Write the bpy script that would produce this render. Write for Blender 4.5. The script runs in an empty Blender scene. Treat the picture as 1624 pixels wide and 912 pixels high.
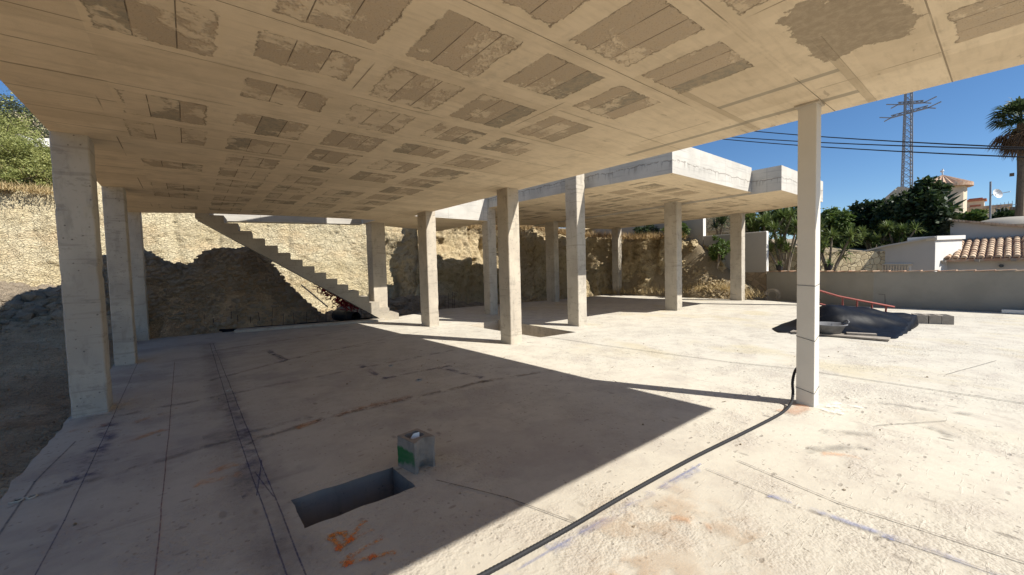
import bpy, bmesh, math, random
from mathutils import Vector, Matrix, noise
from mathutils.geometry import tessellate_polygon
R = math.radians
random.seed(7)
scn = bpy.context.scene
col = scn.collection

# ------------------------------------------------------------------ camera, world, sun, exposure
EYE = 1.55
FPX, YAW, PITCH, ROLL = 636.56, R(38.835), R(2.692), R(-1.511)
_f0 = Vector((math.sin(YAW), math.cos(YAW), 0)); _r0 = Vector((math.cos(YAW), -math.sin(YAW), 0)); _u0 = Vector((0, 0, 1))
_f = _f0*math.cos(PITCH) - _u0*math.sin(PITCH); _u = _u0*math.cos(PITCH) + _f0*math.sin(PITCH)
_r = _r0*math.cos(ROLL) + _u*math.sin(ROLL); _u2 = _u*math.cos(ROLL) - _r0*math.sin(ROLL)
cam_d = bpy.data.cameras.new('camera'); cam = bpy.data.objects.new('camera', cam_d); col.objects.link(cam)
cam_d.sensor_width = 36; cam_d.lens = FPX/1624*36; cam_d.clip_start = .03; cam_d.clip_end = 3000
cam.matrix_world = Matrix(((_r.x, _u2.x, -_f.x, 0), (_r.y, _u2.y, -_f.y, 0), (_r.z, _u2.z, -_f.z, EYE), (0, 0, 0, 1)))
scn.camera = cam

SUN = Vector((.431, -.937, 1.0)).normalized()
w = bpy.data.worlds.new('World'); scn.world = w; w.use_nodes = True
nt = w.node_tree; nt.nodes.clear()
sky = nt.nodes.new('ShaderNodeTexSky'); sky.sky_type = 'NISHITA'; sky.sun_disc = False
sky.sun_elevation = math.asin(SUN.z); sky.sun_rotation = math.atan2(SUN.x, SUN.y)
sky.altitude = 1500; sky.air_density = 1.0; sky.dust_density = .05; sky.ozone_density = 4.5
bg = nt.nodes.new('ShaderNodeBackground'); bg.inputs[1].default_value = .105
wo = nt.nodes.new('ShaderNodeOutputWorld')
hs = nt.nodes.new('ShaderNodeHueSaturation'); hs.inputs['Saturation'].default_value = 1.12; hs.inputs['Value'].default_value = .74
nt.links.new(sky.outputs[0], hs.inputs['Color']); nt.links.new(hs.outputs[0], bg.inputs[0]); nt.links.new(bg.outputs[0], wo.inputs[0])
sd = bpy.data.lights.new('sun', 'SUN'); sd.energy = 5.0; sd.angle = R(.53); sd.color = (1, .955, .875)
so = bpy.data.objects.new('sun', sd); col.objects.link(so); so.rotation_euler = SUN.to_track_quat('Z', 'Y').to_euler()
scn.view_settings.view_transform = 'Standard'; scn.view_settings.look = 'None'
scn.view_settings.exposure = .68; scn.view_settings.gamma = 1; scn.view_settings.use_curve_mapping = False
scn.cycles.max_bounces = 10; scn.cycles.diffuse_bounces = 7; scn.cycles.glossy_bounces = 2; scn.cycles.transparent_max_bounces = 12
scn.cycles.use_denoising = True
try: scn.cycles.denoiser = 'OPENIMAGEDENOISE'
except Exception: pass

def ray(x, y):
    a, b = (x-812)/FPX, (y-456)/FPX
    return _r*a - _u2*b + _f
def onX(x, y, X):
    r = ray(x, y); return Vector((0, 0, EYE)) + r*(X/r.x)
def onY(x, y, Y):
    r = ray(x, y); return Vector((0, 0, EYE)) + r*(Y/r.y)
def onZ(x, y, Z=0.0):
    r = ray(x, y); return Vector((0, 0, EYE)) + r*((Z-EYE)/r.z)

# ------------------------------------------------------------------ node expression helper
class G:
    def __init__(s, name):
        s.m = bpy.data.materials.new(name); s.m.use_nodes = True; s.t = s.m.node_tree; s.t.nodes.clear()
        s.out = s.t.nodes.new('ShaderNodeOutputMaterial'); s.b = s.t.nodes.new('ShaderNodeBsdfPrincipled')
        s.t.links.new(s.b.outputs[0], s.out.inputs[0]); s._p = None
    def n(s, ty, **k):
        nd = s.t.nodes.new(ty)
        for a, v in k.items(): setattr(nd, a, v)
        return nd
    def set(s, sock, v):
        if isinstance(v, E): v = v.o
        if isinstance(v, bpy.types.NodeSocket): s.t.links.new(v, sock)
        elif v is not None:
            if sock.type == 'RGBA' and len(v) == 3: v = (*v, 1)
            sock.default_value = v
    def math(s, op, a, b=None, c=None, clamp=False):
        nd = s.n('ShaderNodeMath', operation=op); nd.use_clamp = clamp
        s.set(nd.inputs[0], a)
        if b is not None: s.set(nd.inputs[1], b)
        if c is not None: s.set(nd.inputs[2], c)
        return E(s, nd.outputs[0])
    def vm(s, op, a, b=None, c=None, scale=None):
        nd = s.n('ShaderNodeVectorMath', operation=op); s.set(nd.inputs[0], a)
        if b is not None: s.set(nd.inputs[1], b)
        if c is not None: s.set(nd.inputs[2], c)
        if scale is not None: s.set(nd.inputs[3], scale)
        return E(s, nd.outputs['Value'] if op in ('LENGTH', 'DOT_PRODUCT', 'DISTANCE') else nd.outputs[0])
    def pos(s):
        if s._p is None: s._p = E(s, s.n('ShaderNodeNewGeometry').outputs['Position'])
        return s._p
    def opos(s): return E(s, s.n('ShaderNodeTexCoord').outputs['Object'])
    def xyz(s, v):
        nd = s.n('ShaderNodeSeparateXYZ'); s.set(nd.inputs[0], v); return [E(s, o) for o in nd.outputs]
    def vec(s, x, y, z=0.0):
        nd = s.n('ShaderNodeCombineXYZ'); s.set(nd.inputs[0], x); s.set(nd.inputs[1], y); s.set(nd.inputs[2], z); return E(s, nd.outputs[0])
    def noise(s, v, scale=5, det=3, rough=.55, dist=0, color=False):
        nd = s.n('ShaderNodeTexNoise'); s.set(nd.inputs['Vector'], v)
        nd.inputs['Scale'].default_value = scale; nd.inputs['Detail'].default_value = det
        nd.inputs['Roughness'].default_value = rough; nd.inputs['Distortion'].default_value = dist
        return E(s, nd.outputs['Color' if color else 'Fac'])
    def voro(s, v, scale=5, feature='F1', rnd=1.0, out='Distance'):
        nd = s.n('ShaderNodeTexVoronoi', feature=feature); s.set(nd.inputs['Vector'], v)
        nd.inputs['Scale'].default_value = scale; nd.inputs['Randomness'].default_value = rnd
        return E(s, nd.outputs[out])
    def white(s, v):
        nd = s.n('ShaderNodeTexWhiteNoise'); nd.noise_dimensions = '3D'; s.set(nd.inputs['Vector'], v); return E(s, nd.outputs['Value'])
    def ss(s, v, a, b, lo=0.0, hi=1.0):
        nd = s.n('ShaderNodeMapRange'); nd.interpolation_type = 'SMOOTHSTEP'; s.set(nd.inputs[0], v)
        for i, q in enumerate((a, b, lo, hi)): s.set(nd.inputs[1+i], q)
        return E(s, nd.outputs[0])
    def mix(s, f, a, b, mode='MIX'):
        nd = s.n('ShaderNodeMix', data_type='RGBA'); nd.blend_type = mode; s.set(nd.inputs['Factor'], f)
        s.set(nd.inputs[6], a); s.set(nd.inputs[7], b); return E(s, nd.outputs[2])
    def mul(s, c, f): return s.vm('SCALE', c, scale=f)
    def seg(s, p, a, b, w, soft):
        d = Vector((b[0]-a[0], b[1]-a[1], 0)); q = s.vm('SUBTRACT', p, (a[0], a[1], 0))
        h = s.math('MULTIPLY', s.vm('DOT_PRODUCT', q, tuple(d)), 1/max(d.length_squared, 1e-6), clamp=True)
        r = s.vm('LENGTH', s.vm('SUBTRACT', q, s.vm('SCALE', tuple(d), scale=h)))
        return s.ss(r, w, w+soft, 1.0, 0.0)
    def bump(s, h, strength=.4, dist=.02, prev=None):
        nd = s.n('ShaderNodeBump'); nd.inputs['Strength'].default_value = strength; nd.inputs['Distance'].default_value = dist
        s.set(nd.inputs['Height'], h)
        if prev is not None: s.set(nd.inputs['Normal'], prev)
        return E(s, nd.outputs[0])
    def done(s, color, rough=.85, normal=None, spec=.3, metal=0):
        s.set(s.b.inputs['Base Color'], color); s.set(s.b.inputs['Roughness'], rough)
        s.b.inputs['Specular IOR Level'].default_value = spec; s.b.inputs['Metallic'].default_value = metal
        if normal is not None: s.set(s.b.inputs['Normal'], normal)
        return s.m
class E:
    def __init__(s, g, o): s.g, s.o = g, o
    def __add__(s, v): return s.g.math('ADD', s, v)
    def __radd__(s, v): return s.g.math('ADD', s, v)
    def __sub__(s, v): return s.g.math('SUBTRACT', s, v)
    def __rsub__(s, v): return s.g.math('SUBTRACT', v, s)
    def __mul__(s, v): return s.g.math('MULTIPLY', s, v)
    def __rmul__(s, v): return s.g.math('MULTIPLY', s, v)
    def max(s, v): return s.g.math('MAXIMUM', s, v)
    def min(s, v): return s.g.math('MINIMUM', s, v)

# ------------------------------------------------------------------ materials
def flat_p(g):
    x, y, z = g.xyz(g.pos()); return x, y, z, g.vec(x, y, 0.0)

def mat_floor():
    g = G('deck concrete'); x, y, z, p = flat_p(g)
    wn = g.noise(p, 3.5, 3, .6, color=True)
    pw = g.vm('ADD', p, g.vm('SCALE', g.vm('SUBTRACT', wn, (.5, .5, .5)), scale=.05))
    ptx = g.vec(x*1.0, y*5.0)      # streaks along X
    pty = g.vec(x*5.0, y*.8)       # streaks along Y
    n1 = g.noise(p, .55, 4, .6); n2 = g.noise(p, 2.3, 5, .65); n3 = g.noise(p, 14, 4, .7); n4 = g.noise(p, 70, 2, .6)
    c = g.mix(g.ss(n1, .35, .65), (.535, .495, .41), (.48, .445, .37))
    c = g.mix(g.ss(n2, .42, .68)*.55, c, (.42, .375, .325))
    c = g.mix(g.ss(n2, .62, .40)*.35, c, (.60, .565, .48))
    # yellow patches in the sun side
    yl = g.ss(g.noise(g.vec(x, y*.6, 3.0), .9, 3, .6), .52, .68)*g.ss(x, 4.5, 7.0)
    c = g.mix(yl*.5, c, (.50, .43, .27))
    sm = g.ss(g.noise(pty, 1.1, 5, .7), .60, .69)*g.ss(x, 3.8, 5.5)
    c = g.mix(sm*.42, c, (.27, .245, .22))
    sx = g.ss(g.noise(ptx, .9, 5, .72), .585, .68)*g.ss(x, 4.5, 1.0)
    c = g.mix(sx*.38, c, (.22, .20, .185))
    sp = g.ss(g.noise(g.vec(x*1.6, y*.7, 5.0), 9, 3, .55), .70, .745)
    c = g.mix(sp*.6, c, (.17, .155, .14))
    for (sx_, sy_, sc_, th, k_) in ((1.0, .45, 6.0, .17, 2.0), (.5, 1.1, 12.0, .22, 6.0), (1.0, .8, 26.0, .28, 9.0)):
        q = g.vec(x*sx_+n2*.06, y*sy_+n1*.1, k_); vd = g.voro(q, sc_, 'F1'); vc, _, _ = g.xyz(g.voro(q, sc_, 'F1', out='Color'))
        fl_ = g.ss(vd, th, th*.45)*g.ss(vc, .66, .72)*g.ss(g.noise(p, 1.1, 3, .6), .34, .52); c = g.mix(fl_*.7, c, (.19, .17, .145)); sp = sp.max(fl_)
    c = g.mix(g.ss(n3, .35, .7)*.22, c, (.36, .33, .29))
    # dusky brown tint: slab shade painted into the colour of the covered side
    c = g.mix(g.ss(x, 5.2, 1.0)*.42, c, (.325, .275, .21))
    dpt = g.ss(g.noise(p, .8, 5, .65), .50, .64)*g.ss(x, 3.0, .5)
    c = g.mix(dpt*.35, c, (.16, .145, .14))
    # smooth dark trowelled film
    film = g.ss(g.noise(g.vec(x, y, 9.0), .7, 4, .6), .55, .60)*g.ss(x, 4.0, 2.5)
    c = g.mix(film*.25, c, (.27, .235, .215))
    # concrete splashes that stayed rough near the pit
    pit = g.seg(pw, (.83, 2.86), (1.6, 2.6), .28, .25)
    ring = g.seg(pw, (.35, 2.4), (1.25, 2.5), .12, .2)
    # broken, popcorn surface near the camera
    v1 = g.voro(pw, 24, 'F1'); v2 = g.voro(pw, 60, 'F1')
    rgh = g.ss(n1+n2*.5, .72, .84).max(pit).max(ring)
    h = (n4*.22 + n3*.18 + n2*.6) + rgh*((1.0-v1)*.75 + (1.0-v2)*.6) - sm*.3 - sp*.5
    scr = g.ss(g.noise(g.vec(x*.7, y*6.0), 6, 3, .6), .62, .7)*.25
    nrm = g.bump(h+scr, .55, .012)
    pk = g.ss(v2, .30, .12)*rgh*g.ss(n3, .4, .6)
    c = g.mix(pk*.35, c, (.14, .12, .10))
    return g.done(c, .88, nrm, .22)

def grid_patches(g, x, y, x0, y0, dx, dy, lx, ly):
    """coverage mask of bare block patches in a waffle grid; returns mask, joint mask, tint"""
    p = g.vec(x, y, 0.0)
    wn = g.noise(p, 4.5, 4, .65, color=True); wx, wy, _ = g.xyz(g.vm('SUBTRACT', wn, (.5, .5, .5)))
    ws = g.noise(p, 22, 3, .6, color=True); ux, uy, _ = g.xyz(g.vm('SUBTRACT', ws, (.5, .5, .5)))
    X = (x-x0)*(1/dx); Y = (y-y0)*(1/dy)
    cx = g.math('FLOOR', X); cy = g.math('FLOOR', Y)
    fx = (X-cx)*dx; fy = (Y-cy)*dy
    rnd = g.white(g.vec(cx, cy, 1.0)); r2 = g.white(g.vec(cx, cy, 5.0)); r3 = g.white(g.vec(cx, cy, 8.0)); r4 = g.white(g.vec(cx, cy, 12.0))
    gx = fx + wx*.09 + ux*.07; gy = fy + wy*.11 + uy*.09
    ins = g.math('MULTIPLY', g.ss(rnd, .55, 1.0), .14)
    dxm = (gx-r3*.05).min((lx - r4*.05)-gx); dym = (gy-ins*.4).min((ly - g.ss(r2, .6, 1.0)*.2)-gy)
    d = dxm.min(dym)
    # block joints every lx/3
    bw = lx/3
    bi = g.math('FLOOR', fx*(1/bw)); bf = g.math('ABSOLUTE', g.math('SUBTRACT', (fx*(1/bw)-bi), .5))
    joint = g.ss(bf, .478, .492)
    tint = g.white(g.vec(cx*7+bi, cy, 3.0))
    return d, rnd, joint, tint, cx, cy, fx, fy

def mat_ceiling():
    g = G('soffit concrete'); x, y, z, p = flat_p(g)
    d, rnd, joint, tint, cx, cy, fx, fy = grid_patches(g, x, y, .445, .50, .885, .868, .69, .65)
    big = g.noise(p, .5, 3, .5); n2 = g.noise(p, 3, 5, .65); n3 = g.noise(p, 16, 4, .7); n4 = g.noise(p, 80, 2, .6)
    nb = g.noise(g.vec(x*1.2, y*9.0), 2.0, 4, .6)
    zone = g.ss(x, -.47, -.43)*g.ss(x, 3.9, 3.86)*(1.0-g.ss(x, .32, .28)*g.ss(y, 6.5, 6.55)*g.ss(rnd, .3, .35))
    z2 = g.ss(x, 3.9, 3.95)*g.ss(x, 4.68, 4.64)*g.ss(y, .35, .30)
    z3 = g.ss(x, 8.9, 8.95)*g.ss(y, 13.2, 13.0)*g.ss(y, 5.3, 5.4)*g.ss(rnd, .75, .70)
    zone = zone.max(z2).max(z3)*g.ss(rnd, .95, .93)
    m = g.ss(d, -.002, .006)*zone
    bl = g.ss(tint, .30, .22)*g.ss(y, 2.2, 3.6)
    film = g.ss(g.noise(g.vec(x, y, 4.0), 2.3, 5, .72)+g.ss(x*-1.0+y*.5, .5, 3.6)*.075+bl*.10, .52, .60)
    m = m*(1.0-film*.82)
    edge = g.ss(g.math('ABSOLUTE', d-.002), .012, .002)*zone*g.ss(n2, .45, .52)
    halo = g.ss(g.math('ABSOLUTE', d+.03), .035, .0)*zone
    plast = g.mix(g.ss(n2, .35, .7), (.74, .61, .435), (.64, .525, .37))
    plast = g.mix(g.ss(big, .4, .65)*.4, plast, (.76, .63, .45))
    plast = g.mix(g.ss(nb, .45, .75)*.30, plast, (.40, .32, .215))
    plast = g.mix(g.ss(g.noise(p, 1.6, 5, .7), .56, .70)*.30, plast, (.36, .30, .215))
    plast = g.mix(halo*.30, plast, (.70, .57, .38))
    blk = g.mix(tint, (.52, .415, .30), (.43, .35, .25))
    blk = g.mix(g.ss(tint, .72, .8)*.8, blk, (.28, .25, .19))
    blk = g.mix(g.ss(n3, .38, .60)*.5, blk, (.50, .385, .255))
    blk = g.mix(g.ss(n4, .58, .68)*.4, blk, (.20, .16, .11))
    pt = g.white(g.vec(g.math('FLOOR', (x+.44)*(1/1.77)), g.math('FLOOR', (y-.38)*(1/.434)), 2.0)); plast = g.mix(g.ss(pt, .55, 1.0)*.28, plast, (.48, .375, .25))
    c = g.mix(m, plast, blk)
    jm = joint*g.ss(d, .0, .02)*zone
    c = g.mix(jm*g.ss(n2, .38, .5)*.8, c, (.10, .075, .05))
    c = g.mix(edge*.5, c, (.17, .13, .085))
    Yv = (y-.50-.74)*(1/.868); fy2 = g.math('ABSOLUTE', Yv-g.math('ROUND', Yv))
    px = g.ss(fy2, .007, .002)*g.ss(g.noise(g.vec(x*.5, y*2), 1.3, 2, .5), .45, .50)
    Xv = (x-.445-.77)*(1/1.77); fx2 = g.math('ABSOLUTE', Xv-g.math('ROUND', Xv))
    py = g.ss(fx2, .004, .0015)*g.ss(g.noise(g.vec(x*2, y*.8, 3.0), 1.0, 2, .5), .52, .58)
    lef = g.ss(x, -.42, -.46); Y3 = (y-.2)*(1/.5); f3 = g.math('ABSOLUTE', Y3-g.math('ROUND', Y3))
    p3 = g.ss(f3, .014, .005)*lef
    ln = px.max(py).max(p3)*(1.0-m)
    c = g.mix(ln*.7, c, (.20, .15, .10))
    # slight lip each side of every board joint
    lip = g.ss(g.math('ABSOLUTE', fy2-.022), .012, .0)*g.ss(n2, .45, .6)
    c = g.mix(lip*.25, c, (.34, .27, .18))
    def rectm(x0, x1, y0, y1, s=.008):
        return g.ss(x, x0-s, x0)*g.ss(x, x1+s, x1)*g.ss(y, y0-s, y0)*g.ss(y, y1+s, y1)
    ribs = rectm(3.68, 5.7, .90, .955).max(rectm(3.7, 5.7, 1.96, 2.015))
    strips = rectm(4.40, 4.47, .96, 1.96).max(rectm(5.10, 5.19, .96, 1.96)).max(rectm(5.12, 5.2, 1.96, 3.6))
    bn = (g.noise(g.vec(x, y, 7.0), 5.0, 5, .7)-.5)*.5; bd = (x-3.15+bn).min(4.15-x+bn).min(y-.42+bn*.6).min(1.02-y+bn*.6); big1 = g.ss(bd, .0, .01)
    c = g.mix(ribs*.5, c, (.38, .30, .20)); c = g.mix(strips*.7, c, (.29, .255, .195)); c = g.mix(big1*.8, c, g.mix(g.ss(n3, .35, .6), (.36, .29, .205), (.27, .215, .15)))
    stn = g.ss(g.noise(g.vec(x*2.2, y*7.0, 2.0), 1.2, 4, .6), .66, .72)*g.ss(x, 3.5, 3.9)
    c = g.mix(stn*.45, c, (.27, .21, .15))
    h = n3*.25 + n2*.5 + nb*.25 + n4*.12 - m*(.9 + n4*.9 + n3*.8) - ln*1.4 - jm*1.8 - ribs*.8 + edge*.5 - big1*n4
    return g.done(c, .9, g.bump(h, .6, .012), .12)

def mat_conc(name, a, b, stain=(.20, .18, .15), seam=.6, warm=0.0, bumpy=.4):
    """board-marked concrete of columns and edges"""
    g = G(name); x, y, z = g.xyz(g.pos()); p = g.pos()
    n1 = g.noise(p, 1.3, 4, .6); n2 = g.noise(g.vm('MULTIPLY', p, (6, 6, 1.6)), 1.4, 5, .65); n3 = g.noise(p, 28, 4, .7)
    c = g.mix(g.ss(n1, .35, .65), a, b)
    c = g.mix(g.ss(n2, .52, .72)*.4, c, stain)
    c = g.mix(g.ss(n3, .58, .72)*.35, c, stain)
    band = g.ss(g.noise(g.vec(x*.6, y*.6, z*9.0), 1.6, 3, .6), .6, .68)
    c = g.mix(band*.35, c, stain)
    hol = g.ss(g.voro(p, 13, 'F1'), .13, .08)*g.ss(g.noise(p, 3, 2, .5), .42, .52)
    bl = g.ss(g.noise(g.vm('MULTIPLY', p, (3, 3, 7)), 1.5, 4, .7), .58, .64); c = g.mix(bl*.35, c, stain)
    c = g.mix(hol*.7, c, (.09, .08, .07))
    zz = z*(1/.62)+.2; fz = g.math('ABSOLUTE', zz-g.math('ROUND', zz)); sl = g.ss(fz, .010, .004)*seam*g.ss(n1, .45, .55)
    c = g.mix(sl*.25, c, stain)
    nrm = g.bump(n3*.3+n2*.4-hol-sl, bumpy, .008)
    return g.done(c, .85, nrm, .2)

def mat_edge(name='slab edge concrete'):
    """fair-faced slab edge with a pour line and leak marks below it"""
    g = G(name); x, y, z = g.xyz(g.pos()); p = g.pos()
    n1 = g.noise(p, 1.0, 4, .6); n3 = g.noise(p, 24, 4, .7)
    hb = g.noise(g.vec(x*.7, y*.7, z*14.0), 1.2, 3, .6)
    c = g.mix(g.ss(n1, .35, .65), (.54, .51, .455), (.44, .415, .37))
    c = g.mix(g.ss(hb, .52, .66)*.4, c, (.29, .275, .255))
    zl = z - 3.92 - (g.noise(g.vec(x, y, 0.0), 2.2, 4, .6)-.5)*.22
    ln = g.ss(g.math('ABSOLUTE', zl), .022, .006)*g.ss(g.noise(p, 9, 3, .7), .36, .50)
    drip = g.ss(g.noise(g.vec(x*7, y*7, z*.8), 2.2, 4, .7), .52, .62)*g.ss(zl, -.22, -.02)*g.ss(zl, .01, -.01)
    c = g.mix(drip*.55, c, (.20, .18, .155)); c = g.mix(ln*.6, c, (.18, .155, .13))
    vj = (x+y)*(1/1.35); fv = g.math('ABSOLUTE', vj-g.math('ROUND', vj)); c = g.mix(g.ss(fv, .006, .003)*.5, c, (.2, .18, .16))
    c = g.mix(g.ss(n3, .6, .7)*.3, c, (.2, .19, .17))
    return g.done(c, .85, g.bump(n3*.3+hb*.5-ln-drip*.3, .4, .01), .2)

def mat_rock(name, a, b, crev, sc=1.0, soil=None):
    g = G(name); p = g.pos(); x, y, z = g.xyz(p)
    dg = g.vec(x+z*.5, y, z*1.0-x*.35)
    w1 = g.noise(dg, 3.0*sc, 2, .6, color=True); pw = g.vm('ADD', g.vm('MULTIPLY', dg, (1, 1, 1.9)), g.vm('SCALE', w1, scale=.22))
    n1 = g.noise(p, .7*sc, 4, .6); n2 = g.noise(g.vm('MULTIPLY', dg, (1, 1, 2.2)), 5*sc, 6, .72); n3 = g.noise(p, 26*sc, 4, .7)
    v = g.voro(pw, 7*sc, 'DISTANCE_TO_EDGE'); v2 = g.voro(pw, 17*sc, 'F1')
    c = g.mix(g.ss(n1, .35, .65), a, b)
    c = g.mix(g.ss(n2, .54, .68)*.45, c, crev)
    c = g.mix(g.ss(v, .05, .0)*.25*g.ss(n1, .3, .6), c, crev); c = g.mix(g.ss(v2, .45, .65)*.15, c, crev)
    n5 = g.noise(g.vec(x*1.0+z*.8, y, z*.7-x*.5), 1.8*sc, 5, .7); c = g.mix(g.ss(n5, .50, .66)*.4, c, g.mix(.5, crev, a))
    c = g.mix(g.ss(n3, .50, .68)*.30, c, g.mul(crev, .8))
    if soil is not None:
        rt = g.ss(x, 7.0, 8.6); c = g.mix(rt*.55, c, (.55, .42, .235)); n6 = g.noise(g.vec(x, y*1.3, z*1.1), 3.2, 6, .75); c = g.mix(rt*g.ss(n6, .50, .62)*.6, c, (.24, .165, .09)); c = g.mix(rt*g.ss(n6, .46, .34)*.4, c, (.74, .63, .44))
        c = g.mix(g.ss(g.noise(g.vec(x, y, z*2.0), .45, 4, .65), .50, .62)*.6, c, soil)
    h = n2*1.6 + n3*.4 + g.ss(v, .0, .12)*.5 - v2*.5
    return g.done(c, .95, g.bump(h, 1.0, .06/sc**.5), .08)

def mat_plain(name, colr, rough=.6, var=.25, sc=6, spec=.3, metal=0, bmp=.15, dark=None, bsc=40):
    g = G(name); p = g.opos(); n = g.noise(p, sc, 4, .6); n2 = g.noise(p, bsc, 3, .6)
    dk = dark or tuple(v*.55 for v in colr)
    c = g.mix(g.ss(n, .4, .7)*var*2, colr, dk)
    c = g.mix(g.ss(n2, .55, .7)*var, c, dk)
    return g.done(c, rough, g.bump(n2+n*.5, bmp, .01), spec, metal)

def mat_leaf(name, a, b, sc=.6, trans=.25):
    g = G(name); ge = g.n('ShaderNodeNewGeometry'); r = E(g, ge.outputs['Random Per Island']); p = g.pos()
    n = g.noise(p, sc, 3, .6)
    c = g.mix(g.math('ADD', r*.6, g.ss(n, .35, .65)*.4), a, b)
    g.b.inputs['Subsurface Weight'].default_value = 0
    m = g.done(c, .55, None, .35)
    tr = g.n('ShaderNodeBsdfTranslucent'); g.set(tr.inputs[0], g.mul(c, 1.3)); mx = g.n('ShaderNodeMixShader'); mx.inputs[0].default_value = trans
    g.t.links.new(g.b.outputs[0], mx.inputs[1]); g.t.links.new(tr.outputs[0], mx.inputs[2]); g.t.links.new(mx.outputs[0], g.out.inputs[0])
    return m

def mat_stonewall(name='random rubble masonry', a=(.62, .52, .33), b=(.45, .36, .22), sc=4.2):
    g = G(name); p = g.pos(); w1 = g.noise(p, 3, 2, .5, color=True); pw = g.vm('ADD', p, g.vm('SCALE', w1, scale=.12))
    v = g.voro(pw, sc, 'DISTANCE_TO_EDGE'); t = g.voro(pw, sc, 'F1', out='Color'); tx, _, _ = g.xyz(t)
    c = g.mix(tx, a, b); c = g.mix(g.ss(v, .05, .015), c, (.22, .17, .11)); n = g.noise(p, 14, 4, .7)
    c = g.mix(g.ss(n, .5, .7)*.3, c, (.25, .2, .13))
    return g.done(c, .9, g.bump(g.ss(v, .0, .09)+n*.3, .7, .03), .15)

M = {}
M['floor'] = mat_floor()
M['soffit'] = mat_ceiling()
M['col'] = mat_conc('column concrete', (.48, .43, .35), (.38, .34, .28))
M['colwarm'] = mat_conc('column concrete warm', (.50, .44, .35), (.41, .36, .29))
M['edge'] = mat_edge()
M['stair'] = mat_conc('stair concrete', (.40, .355, .28), (.33, .29, .235))
M['pit'] = mat_conc('pit formwork concrete', (.25, .215, .18), (.19, .165, .14), stain=(.12, .105, .09))
M['whitecol'] = mat_plain('white painted column', (.62, .585, .52), .6, .05, 3, .25, bmp=.05)
M['cliff'] = mat_rock('cut cliff rock', (.68, .60, .41), (.61, .515, .32), (.42, .31, .185), 1.0, (.56, .43, .26))
M['dirt'] = mat_rock('excavated dirt', (.66, .49, .31), (.47, .335, .205), (.20, .135, .08), 1.6)
M['dirtpale'] = mat_rock('pale slope dirt', (.46, .38, .26), (.38, .30, .19), (.24, .18, .11), 2.0)
M['dirtstone'] = mat_rock('stones in dirt', (.58, .47, .34), (.44, .34, .23), (.26, .19, .12), 3.0)
M['rubble'] = mat_rock('grey rubble', (.52, .42, .30), (.38, .31, .23), (.18, .14, .10), 3.0)
M['render'] = mat_plain('grey cement render wall', (.285, .27, .235), .9, .22, 1.2, .15, bmp=.2, dark=(.20, .19, .165))
M['whitewash'] = mat_plain('whitewashed wall', (.66, .64, .60), .85, .06, 1.2, .2, bmp=.1)
M['greywash'] = mat_plain('off white wall', (.50, .475, .43), .9, .08, 1.0, .15, bmp=.1)
M['greyrender'] = mat_plain('grey rendered garden wall', (.33, .305, .265), .9, .1, 1.0, .1, bmp=.15)
M['creamwall'] = mat_plain('cream house wall', (.62, .53, .40), .9, .15, 1.0, .15)
M['tile'] = mat_plain('clay roof tile', (.42, .26, .175), .85, .35, 5, .2, dark=(.55, .46, .34))
M['tilepale'] = mat_plain('weathered clay tile', (.56, .43, .30), .85, .4, 2.5, .2, dark=(.25, .14, .09))
M['stone'] = mat_stonewall()
M['stonedark'] = mat_stonewall('brown rubble masonry', (.34, .26, .17), (.22, .165, .11), 3.5)
M['black'] = mat_plain('black rubber', (.028, .028, .03), .6, .1, 4, .12, bmp=.05)
M['iron'] = mat_plain('rusty steel bar', (.07, .05, .045), .7, .3, 20, .3)
M['redpaint'] = mat_plain('faded red painted steel', (.36, .10, .075), .6, .25, 9, .3)
M['tarp'] = mat_plain('black polythene sheet', (.005, .0055, .0075), .45, .1, 4, .11, bmp=.25, bsc=9)
M['block'] = mat_plain('cinder block', (.30, .285, .26), .95, .2, 12, .1, bmp=.9, bsc=90)
M['blockwarm'] = mat_plain('beige cinder block', (.36, .32, .27), .95, .2, 12, .1, bmp=.9, bsc=70)
M['tub'] = mat_plain('dusty grey mortar tub', (.16, .16, .165), .6, .3, 8, .3)
M['wood'] = mat_plain('grey timber', (.33, .29, .24), .85, .3, 7, .2)
M['paper'] = mat_plain('white paper', (.75, .74, .70), .8, .05)
M['bark'] = mat_plain('palm bark', (.16, .125, .09), .95, .3, 8, .1, bmp=.6)
M['bark2'] = mat_plain('grey tree bark', (.20, .165, .125), .95, .3, 8, .1, bmp=.5)
M['steel'] = mat_plain('galvanised steel', (.33, .335, .35), .5, .15, 3, .5, metal=.3)
M['cable'] = mat_plain('overhead cable', (.012, .012, .014), .6, .05)
M['dish'] = mat_plain('white dish', (.70, .70, .70), .4, .05)
M['redbrick'] = mat_plain('red brick', (.42, .17, .11), .9, .3, 8, .1)
M['glass'] = mat_plain('dark window', (.03, .035, .045), .15, .02, 2, .6, bmp=0)
M['pvc'] = mat_plain('pinkish conduit', (.50, .42, .38), .6, .15, 4, .3)
M['rednet'] = mat_plain('red debris net', (.32, .03, .035), .8, .3, 20, .1)
M['soil'] = mat_plain('dry field soil', (.30, .24, .165), .95, .3, .25, .1, bmp=.3, bsc=3)
M['leafdark'] = mat_leaf('dark leaves', (.018, .032, .012), (.045, .075, .022))
M['leafmid'] = mat_leaf('mid green leaves', (.045, .085, .018), (.12, .17, .035))
M['leafolive'] = mat_leaf('olive leaves', (.05, .062, .035), (.10, .115, .065))
M['leafyucca'] = mat_leaf('yucca blades', (.05, .085, .022), (.17, .21, .055))
M['leafpalm'] = mat_leaf('palm fans', (.035, .055, .022), (.075, .10, .035))
M['leafdry'] = mat_leaf('dry palm fans', (.11, .068, .04), (.20, .125, .07))
M['leafbush'] = mat_leaf('pale shrub leaves', (.15, .18, .045), (.34, .34, .12), 1.2)
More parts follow.
